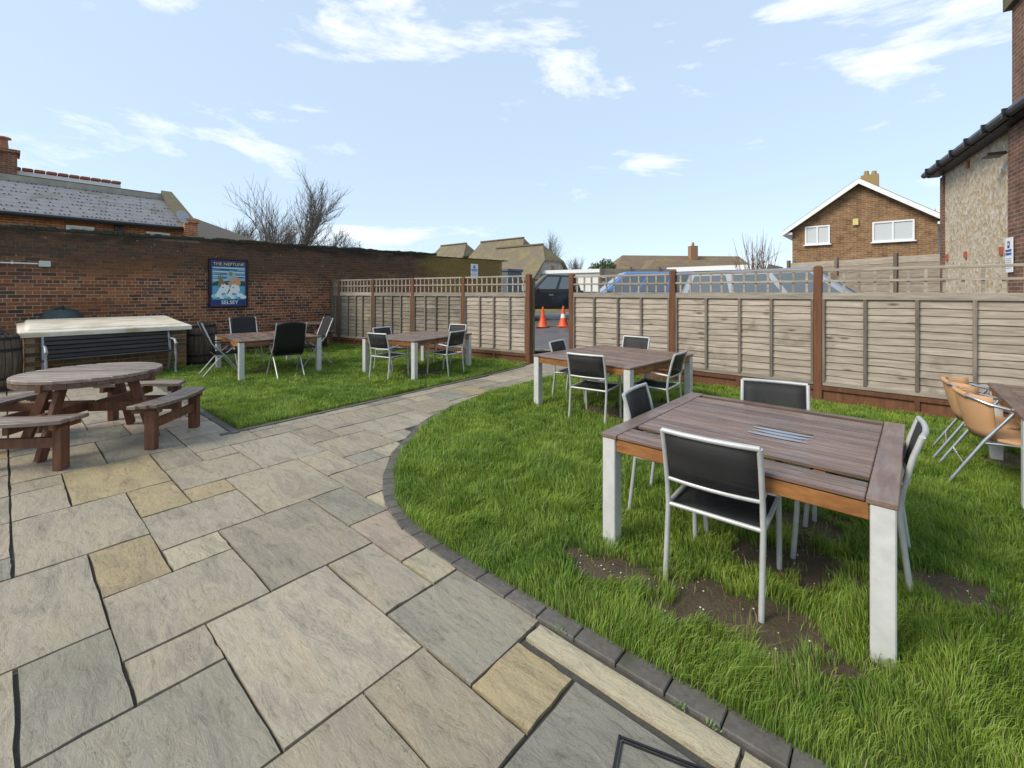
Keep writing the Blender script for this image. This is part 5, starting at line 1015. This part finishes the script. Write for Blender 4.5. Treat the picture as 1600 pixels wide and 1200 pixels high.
# ------------------------------------------------------------------ trees and shrubs
M_bark = plain('pale_bark', (0.24, 0.205, 0.165), .9, var=.3, scale=3); M_twig = plain('grey_twig', (0.20, 0.165, 0.14), .9, var=.25, scale=2)
def bare_tree(name, label, x, d, h_, spread, seed, levels=4, lean=0.0, z0=0.0, cat='tree', r0=None):
    rr = random.Random(seed); p_ = W(x, d); t = thing(name, label, cat, (p_.x, p_.y, z0)); big, small = MB(), MB(); r0 = r0 or h_*.022
    def grow(p0, dr, ln, rad, lev):
        n_ = 4; pts = [p0]; dv = dr.copy()
        for i in range(n_): dv = (dv + Vector((rr.gauss(0, .10), rr.gauss(0, .10), rr.gauss(.05, .06)))).normalized(); pts.append(pts[-1] + dv*ln/n_)
        rs_ = [rad*(1-.5*i/n_) for i in range(n_+1)]; (big if lev < 2 else small).tube(pts, rs_, 6 if lev < 2 else 3, cap=False)
        if lev >= levels: return
        for i in range(1, n_+1):
            for _ in range(2 if (i == n_ or lev == 1 or lev == 3) else 1):
                if lev > 0 or i > 1:
                    ax = dv.orthogonal().normalized(); ax.rotate(Matrix.Rotation(rr.uniform(0, 6.28), 3, dv)); nd = dv.copy(); nd.rotate(Matrix.Rotation(rr.uniform(.25, .65)*spread, 3, ax)); nd.z += .12; grow(pts[i], nd.normalized(), ln*rr.uniform(.58, .80), max(rs_[i]*rr.uniform(.6, .75), .012), lev+1)
    grow(Vector((0, 0, 0)), Vector((lean, 0, 1)).normalized(), h_*.36, r0, 0); big.build('trunk', M_bark, t, smooth=60); small.build('branches', M_twig, t, smooth=60); return t
bare_tree('bare_tree', 'tallest bare branching tree above the brick wall', -17.6, 34, 12.2, 1.0, 3)
bare_tree('bare_tree', 'smaller bare tree left of the tallest one above the wall', -20.6, 36, 9.6, 1.15, 8)
bare_tree('bare_tree', 'low spreading bare tree nearest the tiled hip roof', -20.6, 34, 8.3, 1.25, 14, lean=-.25)
bare_tree('bare_tree', 'thin low bare tree right of the tallest one above wall', -14.6, 35, 7.0, 1.25, 21, lean=.2)
bare_tree('bare_tree', 'tiny far bare tree just right of the mossy barns', 3.6, 72, 11.5, 1.0, 31, 4, z0=.4)
bare_tree('bare_tree', 'tiny far bare tree left of the round evergreen bush', 12.3, 72, 8.0, 1.0, 35, 4, z0=.4)
sh = thing('bare_shrub', 'upright bare twiggy shrub left of the brown house', 'shrub', W(10.9, 19.5), 0); sh.location.z = .45; rr = random.Random(9); st_ = MB()
for i in range(64):
    a = rr.uniform(0, 6.28); sp_ = rr.uniform(.02, .42); p0 = Vector((rr.gauss(0, .18), rr.gauss(0, .18), 0)); dv = Vector((math.cos(a)*sp_, math.sin(a)*sp_, 1)).normalized(); ln = rr.uniform(2.0, 3.9); pts = [p0]
    for q in range(4): dv = (dv+Vector((rr.gauss(0, .05), rr.gauss(0, .05), .04))).normalized(); pts.append(pts[-1]+dv*ln/4)
    st_.tube(pts, [.022, .018, .013, .009, .004], 3, cap=False)
    for q in range(5): b0 = pts[rr.randrange(1, 4)]; b1_ = b0 + Vector((rr.gauss(0, .2), rr.gauss(0, .2), rr.uniform(.3, .8))); st_.tube([b0, b1_], [.009, .003], 3, cap=False)
st_.build('stems', plain('brown_stem', (0.17, 0.105, 0.075), .9), sh)
M_leaf = objcol('evergreen_leaf', .6, .4, 8, .1, 30)
def leafy(name, label, p_, rx, rz_, n_, c, seed, cat='bush', kind=None, stem=True):
    r2 = np.random.default_rng(seed); t = thing(name, label, cat, (p_.x, p_.y, p_.z)); m2 = MB()
    for i in range(n_):
        v_ = r2.normal(size=3); v_ /= np.linalg.norm(v_); rad = r2.uniform(.55, 1.05)*(1+.2*math.sin(5*v_[0]+seed)*math.cos(4*v_[1])); q = Vector((v_[0]*rx*rad, v_[1]*rx*rad, rz_*(1+v_[2]*rad))); s_ = rx*r2.uniform(.05, .11); a = Vector(r2.normal(size=3)).normalized(); b = a.orthogonal().normalized()
        m2.add([q-a*s_, q+b*s_*.5, q+a*s_, q-b*s_*.5], [(0,1,2,3)])
    m2.build('foliage', M_leaf, t, color=c)
    if stem: m3 = MB(); m3.tube([(0, 0, -.8), (0, 0, rz_)], .1*rx, 6); m3.build('trunk', M_bark, t)
    return t
leafy('evergreen_bush', 'round dark evergreen bush beyond the white garage', W(8.6, 41, 2.3), 1.35, 1.1, 2200, (0.05, 0.075, 0.022), 1)
pm_ = thing('palm', 'small spiky palm showing over the far board fence', 'palm', W(14.6, 50), 0); pm_.location.z = .5; m_ = MB(); m_.tube([(0, 0, 0), (0, 0, 3.0)], .14, 7); m_.build('trunk', M_bark, pm_); m_ = MB()
for i in range(46):
    a = random.uniform(0, 6.28); e = random.uniform(-.3, 1.3); dv = Vector((math.cos(a)*math.cos(e), math.sin(a)*math.cos(e), math.sin(e))); q = Vector((0, 0, 3.0)); sd_ = dv.cross(Vector((0, 0, 1))).normalized()*.06; m_.add([q-sd_, q+sd_, q+dv*1.0+sd_*.7+Vector((0,0,-.05)), q+dv*1.5+Vector((0,0,-.35)), q+dv*1.0-sd_*.7+Vector((0,0,-.05))], [(0,1,2,3,4)])
m_.build('fronds', M_leaf, pm_, color=(0.09, 0.10, 0.035))
for i, (x, d, rx, rz_) in enumerate(((6.5, 88, 4.5, 1.6), (13, 95, 5, 2.0), (19, 92, 6, 2.1), (26, 95, 7, 2.3), (36, 97, 8, 2.6), (-2, 96, 6, 2.2))):
    leafy('distant_tree', ['low hedge-like tree right behind the barns', 'low olive tree mass above the white garage', 'distant tree mass left of the bungalow roof', 'distant tree mass hidden mostly by the bungalow', 'distant tree mass behind the brown house', 'distant tree mass behind the barn roofs'][i], W(x, d, .5), rx, rz_, 1500, (0.08, 0.08, 0.04), 40+i, 'tree', stem=True)
# weeds along the edging joints
wd_ = MB(); r_ = random.Random(12)
for (x, y) in ((-1.16, 1.66), (-.60, 1.645), (-.50, 1.65)):
    for i in range(22): a = r_.uniform(0, 6.28); l_ = r_.uniform(.005, .016); q = Vector((x+r_.gauss(0, .012), y+r_.gauss(0, .008), .008)); d2 = Vector((math.cos(a), math.sin(a), r_.uniform(.3, 1.2)))*l_; s2 = Vector((-math.sin(a), math.cos(a), 0))*l_*.3; wd_.add([q, q+d2*.5+s2, q+d2, q+d2*.5-s2], [(0,1,2,3)])
tag(wd_.build('weeds', M_leaf, color=(0.13, 0.22, 0.05)), 'tiny green weeds growing in the paving joints', 'weeds', kind='stuff')
